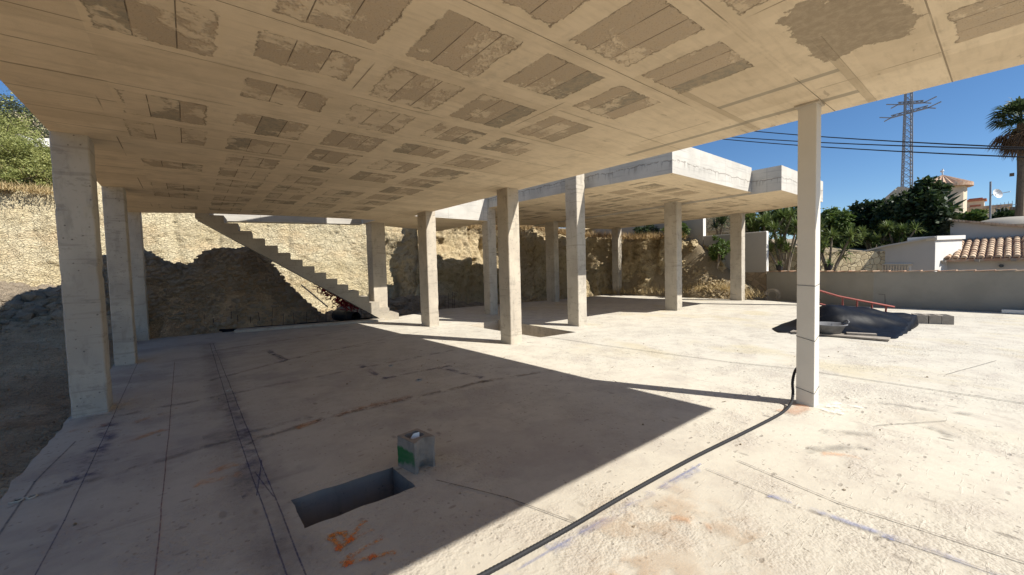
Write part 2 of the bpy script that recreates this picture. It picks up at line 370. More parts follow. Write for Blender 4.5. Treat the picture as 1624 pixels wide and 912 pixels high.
M['dry'] = mat_leaf('dry grass', (.34, .25, .12), (.50, .39, .20))
M['straw'] = mat_leaf('rust dry weeds', (.24, .15, .07), (.42, .30, .14))
def mat_greenpaint():
    g = G('cinder block with green spray'); p = g.opos(); x, y, z = g.xyz(p); n = g.noise(p, 90, 3, .6); n2 = g.noise(p, 14, 3, .6)
    c = g.mix(g.ss(n2, .4, .7)*.5, (.29, .25, .205), (.17, .15, .125))
    m = g.ss(x, -.085, -.095)*g.ss(z+(n2-.5)*.08, .172, .150)*g.ss(z+(n2-.5)*.08+y*.25, .03, .07)*g.ss(y+(n2-.5)*.05, -.115, -.09)
    c = g.mix(m*.92, c, (.025, .145, .04))
    return g.done(c, .95, g.bump(n+n2*.4, .8, .006), .1)
M['blockgreen'] = mat_greenpaint()

# ------------------------------------------------------------------ mesh helpers
class MB:
    def __init__(s): s.v = []; s.f = []
    def add(s, vs, fs):
        o = len(s.v); s.v += [tuple(v) for v in vs]; s.f += [tuple(i+o for i in f) for f in fs]; return s
    def hexa(s, b, t):   # 4 bottom, 4 top points (ccw from above)
        return s.add(list(b)+list(t), [(3, 2, 1, 0), (4, 5, 6, 7), (0, 1, 5, 4), (1, 2, 6, 5), (2, 3, 7, 6), (3, 0, 4, 7)])
    def box(s, x0, x1, y0, y1, z0, z1):
        return s.hexa([(x0, y0, z0), (x1, y0, z0), (x1, y1, z0), (x0, y1, z0)], [(x0, y0, z1), (x1, y0, z1), (x1, y1, z1), (x0, y1, z1)])
    def obox(s, c, ax, ay, az):  # centre and half axes
        c = Vector(c); P = lambda i, j, k: c+ax*i+ay*j+az*k
        return s.hexa([P(-1, -1, -1), P(1, -1, -1), P(1, 1, -1), P(-1, 1, -1)], [P(-1, -1, 1), P(1, -1, 1), P(1, 1, 1), P(-1, 1, 1)])
    def bar(s, a, b, w, h=None):
        a, b = Vector(a), Vector(b); d = b-a; L = d.length
        if L < 1e-6: return s
        d /= L; up = Vector((0, 0, 1)) if abs(d.z) < .9 else Vector((1, 0, 0)); n = d.cross(up).normalized(); m = n.cross(d)
        return s.obox((a+b)/2, d*(L/2), n*(w/2), m*((h or w)/2))
    def tube(s, pts, r, n=8, cap=True):
        pts = [Vector(p) for p in pts]; rs = r if isinstance(r, (list, tuple)) else [r]*len(pts); o = len(s.v); ref = None
        for i, p in enumerate(pts):
            t = (pts[min(i+1, len(pts)-1)]-pts[max(i-1, 0)]).normalized()
            if ref is None: ref = t.orthogonal().normalized()
            ref = (ref - t*ref.dot(t)).normalized(); b = t.cross(ref)
            for k in range(n):
                a = 2*math.pi*k/n; s.v.append(tuple(p+(ref*math.cos(a)+b*math.sin(a))*rs[i]))
        for i in range(len(pts)-1):
            for k in range(n):
                k2 = (k+1) % n; s.f.append((o+i*n+k, o+i*n+k2, o+(i+1)*n+k2, o+(i+1)*n+k))
        if cap:
            s.f.append(tuple(o+k for k in reversed(range(n)))); s.f.append(tuple(o+(len(pts)-1)*n+k for k in range(n)))
        return s
    def build(s, name, mat=None, parent=None, smooth=False, mats=None):
        me = bpy.data.meshes.new(name); me.from_pydata(s.v, [], s.f); me.validate(); me.update()
        if smooth: me.shade_smooth()
        o = bpy.data.objects.new(name, me); col.objects.link(o)
        for m in (mats or [mat]): me.materials.append(m)
        if parent is not None: o.parent = parent
        return o
def tag(o, label=None, cat=None, group=None, kind=None):
    if label: o['label'] = label
    if cat: o['category'] = cat
    if group: o['group'] = group
    if kind: o['kind'] = kind
    return o
def empty(name, loc=(0, 0, 0), rz=0, **k):
    o = bpy.data.objects.new(name, None); col.objects.link(o); o.location = loc; o.rotation_euler = (0, 0, rz); o.empty_display_size = .2
    return tag(o, **k)
def fbm(x, y, z=0, oc=4, s=1.0, ro=.5):
    a, v, q = 1.0, 0.0, s
    for _ in range(oc):
        v += a*noise.noise(Vector((x*q, y*q, z*q))); a *= ro; q *= 2.1
    return v
def sst(a, b, x):
    t = max(0, min(1, (x-a)/(b-a))); return t*t*(3-2*t)
def rag(poly, step, amp, closed=True, seed=0):
    out = []; n = len(poly)
    for i in range(n if closed else n-1):
        a, b = Vector(poly[i][:2]), Vector(poly[(i+1) % n][:2]); k = max(1, int((b-a).length/step)); d = (b-a).normalized(); nn = Vector((-d.y, d.x))
        for j in range(k):
            p = a+(b-a)*(j/k); q = fbm(p.x+seed, p.y, 3.1, 3, 6)*amp if j else 0; out.append((p.x+nn.x*q, p.y+nn.y*q))
    return out
def plate(mb, outer, holes, z, up=True):
    loops = [[Vector((p[0], p[1], 0)) for p in outer]]+[[Vector((p[0], p[1], 0)) for p in h] for h in holes]
    tris = tessellate_polygon(loops); vs = [(v.x, v.y, z) for l in loops for v in l]; fs = []
    for t in tris:
        a, b, c = [Vector(vs[i]) for i in t]; nz = (b-a).cross(c-a).z
        fs.append(tuple(t) if (nz > 0) == up else tuple(reversed(t)))
    mb.add(vs, fs)
def wallring(mb, loop, z0, z1, outward=True):
    n = len(loop); area = sum(loop[i][0]*loop[(i+1) % n][1]-loop[(i+1) % n][0]*loop[i][1] for i in range(n)); ccw = area > 0
    for i in range(n):
        a, b = loop[i], loop[(i+1) % n]
        f = (0, 1, 2, 3) if ccw == outward else (3, 2, 1, 0)
        mb.add([(a[0], a[1], z0), (b[0], b[1], z0), (b[0], b[1], z1), (a[0], a[1], z1)], [f])
def in_poly(x, y, poly):
    c = False; n = len(poly); j = n-1
    for i in range(n):
        xi, yi, xj, yj = poly[i][0], poly[i][1], poly[j][0], poly[j][1]
        if (yi > y) != (yj > y) and x < (xj-xi)*(y-yi)/(yj-yi)+xi: c = not c
        j = i
    return c

# ------------------------------------------------------------------ setting: deck, terrain, cliff, ground
DECK = [(-1.14, -6), (17.25, -6), (17.25, 3.9), (17.95, 5.2), (17.95, 13.6), (12.9, 13.75), (8.0, 14.3), (5.6, 13.2), (5.0, 12.62), (2.2, 13.35), (.2, 13.75), (-1.12, 13.9)]
PIT1 = rag([(.472, 3.077), (1.19, 3.05), (1.2, 2.66), (.476, 2.672)], .03, .012)
PIT2 = [(6.05, 6.55), (7.12, 6.45), (7.27, 9.75), (5.98, 9.45)]
mb = MB()
dk = rag(DECK, .12, .035)
plate(mb, dk, [PIT1, PIT2], 0)
wallring(mb, dk, -.42, 0)
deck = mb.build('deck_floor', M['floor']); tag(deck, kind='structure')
mb = MB()
for lp, dz in ((PIT1, -1.1), (PIT2, -.75)):
    cxm = sum(p[0] for p in lp)/len(lp); cym = sum(p[1] for p in lp)/len(lp)
    wallring(mb, lp, dz, -.001, outward=False)
    plate(mb, [(cxm+(p[0]-cxm)*1.02, cym+(p[1]-cym)*1.02) for p in lp], [], dz+.01)
    mb.build('pit_lining', M['pit'] if lp is PIT1 else M['colwarm'], deck); mb = MB()

# painted / chalk marks -------------------------------------------------
MARKS = []
def marks(segs, colr, w, soft, amt, gate=0, pp=0):
    MARKS.append((segs, colr, w, soft, amt, gate, pp))
blue = (.05, .055, .15); dark = (.10, .095, .115)
marks([((.315, 11.6), (.30, 4.7)), ((.30, 4.7), (.335, .5))], dark, .03, .24, .36, 3)
marks([((.375, 11.6), (.40, .5)), ((.315, 11.6), (.30, 4.7)), ((.30, 4.7), (.335, .5)), ((.30, 3.3), (.40, 3.9)), ((.39, 3.2), (.33, 3.7))], blue, .001, .005, .65, 0, 1)
marks([((.33, 6.2), (.33, 3.4))], blue, .02, .10, .42, 1)
marks([((-.27, 9.6), (-.23, 5.4)), ((-.23, 5.4), (-.195, .5))], (.26, .09, .09), .001, .0045, .7, 0, 1)
marks([((-.80, 10.0), (-.735, 6.3)), ((-.735, 6.3), (-.70, 3.8)), ((-.70, 3.8), (-.72, .5))], blue, .001, .005, .6, 0, 1)
marks([((-.73, 6.0), (-.705, 4.6))], blue, .02, .10, .6, 1)
marks([((-.92, 5.6), (-1.0, 4.7)), ((-1.0, 4.7), (-.95, 2.0))], dark, .002, .008, .55, 0, 1)
marks([((.20, 7.5), (1.5, 8.3)), ((1.5, 8.3), (5.2, 9.7)), ((-.7, 6.3), (3.9, 6.75)), ((1.75, 8.6), (3.2, 8.6)), ((1.2, 9.6), (1.25, 8.1)),
       ((-1.0, 4.35), (.9, 4.75)), ((.35, 10.4), (5.1, 11.6))], dark, .008, .07, .38, 1)
marks([((2.14, 6.8), (2.17, 5.69)), ((2.17, 5.69), (3.2, 5.68)), ((3.05, 5.6), (3.2, 4.75)), ((1.2, 9.5), (1.3, 8.2))], blue, .01, .06, .6, 1)
marks([((.39, 4.42), (1.0, 4.57)), ((1.0, 4.57), (3.1, 4.53)), ((3.1, 4.53), (4.2, 4.3))], (.17, .125, .10), .008, .07, .5, 1)
orange = (.72, .27, .05)
marks([((1.25, 4.62), (2.0, 4.60))], (.45, .20, .08), .0, .11, .5, 1)
marks([((.80, 4.50), (.95, 4.55))], orange, .0, .07, .5, 1)
marks([((-.1, 3.9), (.18, 3.98)), ((.0, 3.8), (.2, 3.78)), ((-.55, 5.2), (-.3, 5.35)), ((-.5, 5.9), (-.2, 6.1)), ((-1.0, 6.0), (-.8, 6.0))], orange, .0, .07, .45, 1)
# sprayed letters beside the pit
def at2(l): return [tuple(onZ(480+u/8.144, 800+v/8.144))[:2] for u, v in l]
def chain(l): q = at2(l); return [(q[i], q[i+1]) for i in range(len(q)-1)]
marks(chain([(450, 570), (340, 490), (330, 430), (430, 375), (540, 370), (600, 430), (780, 240)]) + chain([(450, 570), (600, 460)]), orange, .004, .022, .75, 2)
marks(chain([(600, 460), (890, 345)]) + chain([(450, 560), (590, 480)]), orange, .002, .018, .35, 2)
marks(chain([(1010, 460), (640, 690), (560, 760)]) + chain([(560, 765), (900, 700), (1160, 640)]), orange, .004, .022, .65, 2)
marks([(a, a) for a in at2([(440, 545), (600, 450), (575, 765), (890, 690)])], (.80, .19, .035), .006, .022, .85, 0)
marks([((5.0, -.6), (5.02, -.5)), ((3.9, .9), (4.0, .75)), ((2.25, 1.25), (2.3, 1.1))], orange, .0, .05, .3, 1)
# sunlit side: chalk, joints, cracks
lblue = (.25, .27, .42)
marks([((3.0, 1.47), (1.0, 1.57))], lblue, .003, .010, .5, 1, 1)
marks([((2.9, 1.47), (1.5, 1.55))], lblue, .015, .035, .35, 1)
marks([((2.93, .95), (2.95, .4)), ((2.95, .4), (3.02, -.3))], lblue, .003, .035, .6, 1)
marks([((2.96, 1.4), (2.93, .95)), ((2.95, .4), (3.05, -.6))], (.30, .27, .25), .002, .008, .6, 0, 1)
marks([((3.27, 1.3), (3.15, .65)), ((3.15, .65), (3.24, -.6))], (.24, .21, .19), .002, .008, .75, 0, 1)
marks([((6.0, 9.3), (6.25, 5.0)), ((6.25, 5.0), (6.5, 2.7)), ((6.5, 2.7), (6.72, 1.9)), ((6.72, 1.9), (6.7, -1.5))], (.11, .10, .09), .004, .012, .8, 0, 1)
marks([((1.35, 2.62), (1.6, 2.1)), ((1.6, 2.1), (1.75, 1.6)), ((4.9, .75), (5.5, .35)), ((9.2, .1), (7.7, .5))], (.09, .08, .075), .001, .007, .75, 0, 1)
marks([((3.9, 1.0), (4.25, .75)), ((4.4, 1.0), (4.6, .75)), ((5.7, .9), (5.9, .2)), ((5.3, .55), (5.1, .3))], (.30, .28, .25), .01, .07, .5, 1)
marks([((5.02, 6.3), (5.45, 6.27)), ((5.45, 6.3), (5.45, 6.75)), ((5.1, 9.96), (5.5, 9.96)), ((7.8, 6.93), (8.25, 6.93)), ((-.74, 6.6), (-.74, 6.9)), ((-1.05, 6.5), (-.8, 6.5))], (.62, .59, .52), .01, .06, .6, 1)
marks([((5.1, 1.15), (5.3, 1.1))], (.80, .77, .70), .05, .10, .8, 1)
marks([((5.0, 1.35), (4.75, 1.38))], (.55, .27, .15), .03, .08, .35, 0)
marks([((1.9, 1.42), (2.3, 1.3)), ((1.6, 1.1), (1.9, .8))], (.50, .36, .24), .05, .35, .35, 1)

def mark_material(kind):
    g = G(('solid', 'patchy', 'sprayed', 'soft')[kind]+' mark'); p = g.pos()
    at = g.n('ShaderNodeAttribute'); at.attribute_name = 'tone'; uv = g.n('ShaderNodeUVMap'); uv.uv_map = 'UVMap'; u, v, _ = g.xyz(E(g, uv.outputs[0]))
    e = g.math('ABSOLUTE', v); a = g.ss(e, 1.0, u)      # u: relative width of the full-strength core
    if kind == 3: a = a*g.ss(g.noise(p, 2.2, 5, .7), .30, .75)
    if kind == 1: a = a*g.ss(g.noise(p, 5, 4, .7), .40, .60)
    if kind == 2: a = a*g.ss(g.noise(p, 55, 2, .6), .34, .60)
    a = a*g.ss(g.noise(p, 22, 4, .75), .25, .60, .35, 1.0)
    c = E(g, at.outputs['Color']); al = E(g, at.outputs['Alpha'])
    n4 = g.noise(p, 70, 2, .6)
    m = g.done(c, .9, g.bump(n4, .3, .004), .1)
    tr = g.n('ShaderNodeBsdfTransparent'); mx = g.n('ShaderNodeMixShader'); g.set(mx.inputs[0], a*al)
    g.t.links.new(tr.outputs[0], mx.inputs[1]); g.t.links.new(g.b.outputs[0], mx.inputs[2]); g.t.links.new(mx.outputs[0], g.out.inputs[0]); return m
MM = [mark_material(k) for k in range(4)]
zz = .0022
for segs, colr, w_, soft, amt, gate, pp in MARKS:
    W_ = w_+soft; vs, fs, uv = [], [], []; core = max(0.0, w_/W_)
    amp = .004 if pp else .03
    for a, b in segs:
        A, B = Vector(a), Vector(b); L = (B-A).length; zz += .00012
        d = (B-A)/L if L > 1e-6 else Vector((1, 0)); nn = Vector((-d.y, d.x)); k = max(1, int(L/.08))
        rows = [(-W_*.9, .0)]*0
        ts = [(-W_, .25)]+[(L*j/k, 1) for j in range(k+1)]+[(L+W_, .25)]
        rows = []
        for t, q in ts:
            p = A+d*t; off = fbm(p.x, p.y, 6.6, 3, 2.2)*amp; rows.append((p+nn*off, q))
        for j in range(len(rows)-1):
            o = len(vs); (p, q0), (r, q1) = rows[j], rows[j+1]
            for (c_, q) in ((p, q0), (r, q1)):
                for sgn in (-1, 0, 1): vs.append((c_.x+nn.x*sgn*W_, c_.y+nn.y*sgn*W_, zz)); uv.append((core, sgn if q > .5 else 1.0))
            fs += [(o, o+3, o+4, o+1), (o+1, o+4, o+5, o+2)]
    me = bpy.data.meshes.new('mark'); 
    nm = 'chalk_line' if colr[2] > colr[0] else ('spray_mark' if colr[0] > .45 else 'stain_line')
    # face up
    f2 = []
    for f in fs:
        a_, b_, c_ = [Vector(vs[i]) for i in f[:3]]; f2.append(f if (b_-a_).cross(c_-a_).z > 0 else tuple(reversed(f)))
    me.from_pydata(vs, [], f2); ul = me.uv_layers.new(name='UVMap')
    for lp in me.loops: ul.data[lp.index].uv = uv[lp.vertex_index]
    ca = me.color_attributes.new('tone', 'FLOAT_COLOR', 'POINT')
    for q in ca.data: q.color = (*colr, amt)
    o = bpy.data.objects.new(nm, me); col.objects.link(o); me.materials.append(MM[gate]); o.parent = deck; o.visible_shadow = True

def terr(x, y):
    n = fbm(x, y, 0, 4, .5)*.28 + fbm(x, y, 7, 3, 2.6)*.07
    z = -.32 + n*.55
    L = sst(0.6, -1.6, x)
    z += L*(sst(9.5, 17.6, y)*1.45) + L*sst(-1.4, -9, x)*.5
    z += 2.62*math.exp(-((x-1.15)/1.8)**2-((y-15.0)/.9)**2)*(1+.10*fbm(x, y, 2, 4, 1.2))
    z += 1.15*math.exp(-((x+1.3)/1.1)**2-((y-15.4)/1.0)**2)
    z += .75*math.exp(-((x-7.3)/2.6)**2-((y-16.4)/.9)**2)
    z += .5*math.exp(-((x-13.6)/2.0)**2-((y-15.2)/.8)**2)
    z += max(0, min(1, (x-17.75)/1.35))*max(0, min(1, (y-6.25)/3.1))*2.75
    return z
# ground heightfield
mb = MB(); X0, X1, Y0, Y1, st = -15., 20., -8., 21., .13
nx, ny = int((X1-X0)/st)+1, int((Y1-Y0)/st)+1
shr = [(-1.0, -5.8), (17.1, -5.8), (17.1, 4), (17.8, 5.3), (17.8, 13.4), (8, 14.1), (5, 12.4), (-1.0, 13.6)]
for j in range(ny):
    for i in range(nx):
        x, y = X0+i*st, Y0+j*st
        z = terr(x, y)
        if x < -1.14: z = min(z, -.06-.25*sst(-1.14, -1.6, x)+99*sst(-1.3, -2.2, x)) if y < 13.9 else z
        z += fbm(x, y, 4, 2, 7)*.025
        if in_poly(x, y, shr): z = -1.9
        elif in_poly(x, y, DECK): z = min(z, -.1)
        mb.v.append((x, y, z))
for j in range(ny-1):
    for i in range(nx-1):
        a = j*nx+i; mb.f.append((a, a+1, a+nx+1, a+nx))
terrain = mb.build('excavated_ground', smooth=True, mats=[M['dirt'], M['dirtpale']])
for pl in terrain.data.polygons:
    if pl.center.x > 11.5+fbm(pl.center.x, pl.center.y, 3, 3, 1)*.8: pl.material_index = 1; tag(terrain, kind='structure')
# far ground to the horizon
mb = MB(); mb.add([(-900, -900, -1.95), (1500, -900, -1.95), (1500, 1500, -1.95), (-900, 1500, -1.95)], [(0, 1, 2, 3)])
tag(mb.build('ground', M['soil']), kind='structure')
mb = MB(); mb.add([(17.7, -60, -.25), (400, -60, -.25), (400, 200, -.25), (18.4, 200, -.25), (18.4, 6, -.25)], [(0, 1, 2, 3, 4)])
tag(mb.build('neighbour_plot', M['soil']), kind='structure')

CL = [(-16, 21.5, 5.6), (-9, 20.8, 4.9), (-4.2, 20.0, 4.55), (-1, 19.9, 4.35), (.6, 19.8, 4.2), (4, 19.3, 4.1), (7.2, 18.8, 4.0), (8.05, 18.6, 4.0), (8.2, 17.2, 3.9), (10.2, 17.05, 3.75), (12.6, 17.0, 3.75),
      (13.35, 16.9, 3.7), (13.5, 15.0, 3.55), (15.0, 14.8, 3.45), (17.3, 14.6, 3.25), (17.95, 14.2, 3.1), (18.15, 12.3, 3.05), (18.3, 11.0, 3.0), (18.5, 10.0, 2.85), (18.8, 9.2, 2.5), (19.1, 8.4, 2.0), (19.35, 8.0, 1.6)]
def cliff():
    mb = MB(); pts = []; step = .055
    for i in range(len(CL)-1):
        a, b = Vector(CL[i]), Vector(CL[i+1]); k = max(2, int((b.xy-a.xy).length/step))
        for j in range(k): pts.append(a+(b-a)*(j/k))
    pts.append(Vector(CL[-1]))
    # smooth plan a little
    for _ in range(3): pts = [pts[0]]+[(pts[i-1]+pts[i]*2+pts[i+1])/4 for i in range(1, len(pts)-1)]+[pts[-1]]
    nv = 84; nb = 26; W = len(pts)
    nrm = []
    for i in range(W):
        t = (pts[min(W-1, i+6)]-pts[max(0, i-6)]).xy.normalized(); nrm.append(Vector((t.y, -t.x)))   # towards the deck
    rows = []
    for r in range(nv+nb):
        row = []
        for i, p in enumerate(pts):
            n = nrm[i]; zt = p.z + fbm(p.x, p.y, 11, 4, .9)*.30
            if r <= nv:
                u = r/nv; z = -.9+(zt+.9)*u
                bat = .12*z + .25*max(0, u-.9)*8*.25
                if p.y < 9.6 and p.x > 18: bat = .12*z
                kk = .35+.65*sst(6.5, 8.5, p.x)+.8*sst(17.8, 18.4, p.x); d = fbm(p.x*1.0, p.y*1.0, z*.9, 5, .8, .5)*.34*kk + abs(fbm(p.x, p.y, z*1.4+5, 4, 2.3))*.12*kk
                gul = abs(noise.noise(Vector((p.x*.75+3, p.y*.75, z*.12)))); d -= .30*kk*max(0, .18-gul)/.18
                d += abs(fbm(p.x+z*.4, p.y, z*2.2-p.x*.3, 3, 4.5))*.10+abs(fbm(p.x*1.2+z, p.y, z*2.6-p.x*.5, 3, 9))*.035
                d += .55*sst(1.1, -.7, z)*(.6+.5*fbm(p.x, p.y, 3, 3, .7))
                q = Vector((p.x, p.y))+n*(d-bat)
                row.append((q.x, q.y, z+fbm(p.x, p.y, z, 3, 3)*.05))
            else:
                k = (r-nv)/nb; back = 14*k**1.6
                q = Vector((p.x, p.y))-n*(back+.12*zt+.3)
                left = sst(1.0, -3.0, p.x)
                z = zt + back*(.05+.62*left*(1-.35*k)) + fbm(q.x, q.y, 1, 4, .7)*.22*min(1, back)
                row.append((q.x, q.y, z))
        rows.append(row)
    for row in rows: mb.v += row
    for r in range(len(rows)-1):
        for i in range(W-1):
            a = r*W+i; mb.f.append((a, a+1, a+W+1, a+W))
    return mb.build('cliff', M['cliff'], smooth=True)
tag(cliff(), kind='structure')

# ------------------------------------------------------------------ the concrete building frame
frame = empty('building_frame', (0, 0, 0), label='unfinished concrete building frame of slabs on square columns with an open staircase', cat='building')
Z1, Z1T, Z2, Z2B, Z2T = 3.18, 4.05, 3.62, 3.555, 4.34
S1 = [(-1.1, -1.03), (5.68, -1.03), (5.30, 11.1), (7.95, 11.1), (8.15, 11.46), (8.15, 15.0), (5.2, 13.85), (4.66, 13.75), (4.66, 12.5), (2.5, 12.62), (.22, 13.1), (-1.1, 13.72)]
def slab(name, poly, z0, z1, parent, label=None):
    m = MB(); plate(m, poly, [], z0, up=False); s = m.build(name, M['soffit'], parent)
    m = MB(); wallring(m, poly, z0, z1); plate(m, poly, [], z1); m.build('slab_edge', M['edge'], s)
    if label: s['label'] = label
    return s
slab('ceiling_slab', S1, Z1, Z1T, frame, 'low broad ceiling slab with dark bare block patches in its plastered underside')
S2 = [(8.66, 4.85), (13.1, 4.85), (13.1, 14.6), (10.4, 15.4), (8.17, 15.9), (8.17, 11.1), (8.0, 11.09), (8.33, 7.2)]
slab('raised_slab', S2, Z2, Z2T, frame, 'higher roof slab with a leak stained edge beyond the low ceiling')
S3 = [(13.103, 4.08), (17.08, 4.08), (17.95, 6.5), (18.15, 13.75), (13.103, 14.5)]
slab('end_slab', S3, Z2B, 4.25, frame, 'far corner part of the higher roof with a step in its edge')
us = MB(); us.box(-1.08, .9, 8.0, 12.15, 4.055, 6.6); us.box(.905, 4.45, 10.6, 12.15, 4.055, 5.7); us.build('unseen_shadow_storey', M['edge'], frame)  # unseen boxes added and sized to cast shadows on left ground and beam
m = MB(); m.hexa([(.3, 14.72, Z1), (4.66, 13.76, Z1), (4.66, 14.1, Z1), (.3, 15.1, Z1)], [(.3, 14.72, Z1T), (4.66, 13.76, Z1T), (4.66, 14.1, Z1T), (.3, 15.1, Z1T)])
m.build('edge_beam', M['edge'], frame)

def column(x0, x1, y0, y1, zt, mat, amp=.006, ch=.012, zb=-.02, name='column', label=None):
    m = MB(); n = 0; rows = int((zt-zb)/.045)+1
    prof = []
    def edge(a, b, k):
        for j in range(k): prof.append((a[0]+(b[0]-a[0])*j/k, a[1]+(b[1]-a[1])*j/k, 1 if j == 0 else 0))
    c = [((x0+ch, y0), (x1-ch, y0)), ((x1, y0+ch), (x1, y1-ch)), ((x1-ch, y1), (x0+ch, y1)), ((x0, y1-ch), (x0, y0+ch))]
    for i in range(4):
        edge(c[i][0], c[i][1], 4); prof.append((c[i][1][0], c[i][1][1], 1))
    P = len(prof); cx, cy = (x0+x1)/2, (y0+y1)/2
    for r in range(rows+1):
        z = zb+(zt-zb)*r/rows
        for (x, y, cn) in prof:
            k = fbm(x*2, y*2, z, 3, 9)*amp*(.6 if cn else .2)
            if cn: k -= max(0, noise.noise(Vector((x*9, y*9, z*7)))-.25)*.03*(amp/.006)
            d = Vector((x-cx, y-cy)).normalized(); m.v.append((x+d.x*k, y+d.y*k, z))
    for r in range(rows):
        for i in range(P):
            j = (i+1) % P; m.f.append((r*P+i, r*P+j, (r+1)*P+j, (r+1)*P+i))
    m.f.append(tuple(reversed(range(P)))); m.f.append(tuple(range(rows*P, (rows+1)*P)))
    o = m.build(name, mat, frame)
    if label: o['label'] = label
    return o
z1 = Z1+.03
cA = column(-1.1, -.8, 6.58, 6.95, z1, M['col'], label='nearest column on the left edge, rough board-marked concrete')
column(-1.1, -.82, 9.97, 10.38, z1, M['col'])
column(-1.1, -.84, 13.5, 13.88, z1, M['col'])
column(5.12, 5.42, 10.03, 10.55, z1, M['colwarm'])
column(5.06, 5.36, 6.36, 6.72, z1, M['colwarm'])
column(7.95, 8.28, 11.08, 11.44, Z2T-.1, M['col'])
column(4.72, 5.18, 13.1, 13.6, z1, M['colwarm'], zb=-.5)
column(7.83, 8.16, 7.0, 7.4, Z2T-.02, M['col'])
column(12.62, 12.95, 6.93, 7.38, Z2+.03, M['col'])
column(17.52, 17.86, 6.85, 7.3, Z2B+.03, M['col'])
column(12.82, 13.12, 12.85, 13.4, Z2+.03, M['col'])
column(17.84, 18.14, 13.08, 13.5, Z2B+.03, M['col'])
column(16.74, 17.0, 4.16, 4.46, Z2B+.03, M['col'])
wc = column(5.08, 5.24, 1.272, 1.435, Z1+.01, M['whitecol'], amp=.0006, ch=.004, label='slim smooth white column bound with thin black cords')
for z, tl in ((1.295, .0), (.744, .03), (.186, .03)):
    m = MB(); e = .003
    pts = [(5.08-e, 1.435+e, z), (5.08-e, 1.272-e, z-.012-tl), (5.24+e, 1.272-e, z+.01), (5.24+e, 1.435+e, z), (5.08-e, 1.435+e, z)]
    m.tube(pts, .0025, 5); c_ = m.build('cord', M['black'], wc)
m = MB(); m.box(5.05, 5.255, 1.245, 1.46, Z1-.02, Z1-.001); m.build('head_plate', M['colwarm'], wc)

# staircase: 16 risers rising to the west
def stair():
    foot = Vector((5.30, 12.52, 0)); d = Vector((-.985, .137, 0)).normalized(); nrmv = Vector((.137, .985, 0)).normalized()
    n = 17; rise = 3.36/n; going = .302; wid = 1.0
    prof = [(-.02, -.12)]
    for i in range(n):
        prof.append((i*going-.02, (i+1)*rise-rise*(1 if False else 0)) if False else (i*going, i*rise)); prof.append((i*going, (i+1)*rise))
    top = prof[-1]; prof.append((n*going, top[1])); prof.append((n*going, top[1]-.30)); prof.append((.32, -.12))
    poly = [(foot + d*a + Vector((0, 0, b))) for a, b in prof]
    m = MB(); k = len(poly); m.v = [tuple(p) for p in poly]+[tuple(p+nrmv*wid) for p in poly]
    tris = tessellate_polygon([[Vector((a, b, 0)) for a, b in prof]])
    for t in tris:
        a, b, c = [m.v[i] for i in t]; nn = (Vector(b)-Vector(a)).cross(Vector(c)-Vector(a))
        tt = tuple(t) if nn.dot(nrmv) < 0 else tuple(reversed(t)); m.f.append(tt); m.f.append(tuple(reversed([i+k for i in tt])))
    for i in range(k):
        j = (i+1) % k; m.f.append((i, i+k, j+k, j))
    o = m.build('staircase', M['stair'], frame); bm = bmesh.new(); bm.from_mesh(o.data); bmesh.ops.recalc_face_normals(bm, faces=bm.faces); bm.to_mesh(o.data); bm.free()
    return o
stair()
m = MB(); m.hexa([(.9, 13.25, -.05), (4.75, 12.35, -.05), (4.85, 12.62, -.05), (1.0, 13.6, -.05)], [(.9, 13.25, .07), (4.75, 12.35, .07), (4.85, 12.62, .07), (1.0, 13.6, .07)])
kerb = m.build('stairwell_kerb', M['col'], frame)

# ------------------------------------------------------------------ boundary walls to the east
def wall_run(pts, thick, z0, zt, mat, name, parent=None):
    m = MB()
    for i in range(len(pts)-1):
        a, b = Vector((*pts[i], 0)), Vector((*pts[i+1], 0)); d = (b-a).normalized(); n = Vector((d.y, -d.x, 0))
        if n.x < 0: n = -n
        n *= thick; za, zb = (zt[i], zt[i+1]) if isinstance(zt, (list, tuple)) else (zt, zt)
        ar, br = a+n, b+n
        pts8 = [a, b, br, ar] if (b-a).cross(n).z > 0 else [b, a, ar, br]
        zz = [za, zb, zb, za] if (b-a).cross(n).z > 0 else [zb, za, za, zb]
        m.hexa([(p.x, p.y, z0) for p in pts8], [(p.x, p.y, z) for p, z in zip(pts8, zz)])
    return m.build(name, mat, parent)
LW = [(19.3, 6.55), (17.45, 2.8), (17.32, -3.0), (17.3, -9.0)]
lw = empty('boundary_wall', (17.5, 0, 0), label='long low grey rendered wall topped with clay tiles behind the deck', cat='wall')
def local(o, par):
    o.matrix_parent_inverse = par.matrix_basis.inverted() if False else Matrix.Translation(-Vector(par.location)); return o
w_ = wall_run(LW, .2, -.6, 1.12, M['render'], 'rendered_wall', lw); local(w_, lw)
m = MB(); k = 0
for i in range(len(LW)-1):
    a, b = Vector((*LW[i], 0)), Vector((*LW[i+1], 0)); L = (b-a).length; d = (b-a)/L; n = Vector((-d.y, d.x, 0))
    if n.x < 0: n = -n
    q = int(L/.36)
    for j in range(q):
        c = a+d*((j+.5)*L/q)+n*.1+Vector((0, 0, 1.148+random.uniform(-.006, .006)))
        tl = .03*random.uniform(.7, 1.3); ax = (d*(.5*L/q+.012)+Vector((0, 0, tl*.5)))
        m.obox(c, ax, n*.15, Vector((0, 0, .013)))
cp = m.build('tile_coping', M['tile'], lw); local(cp, lw)

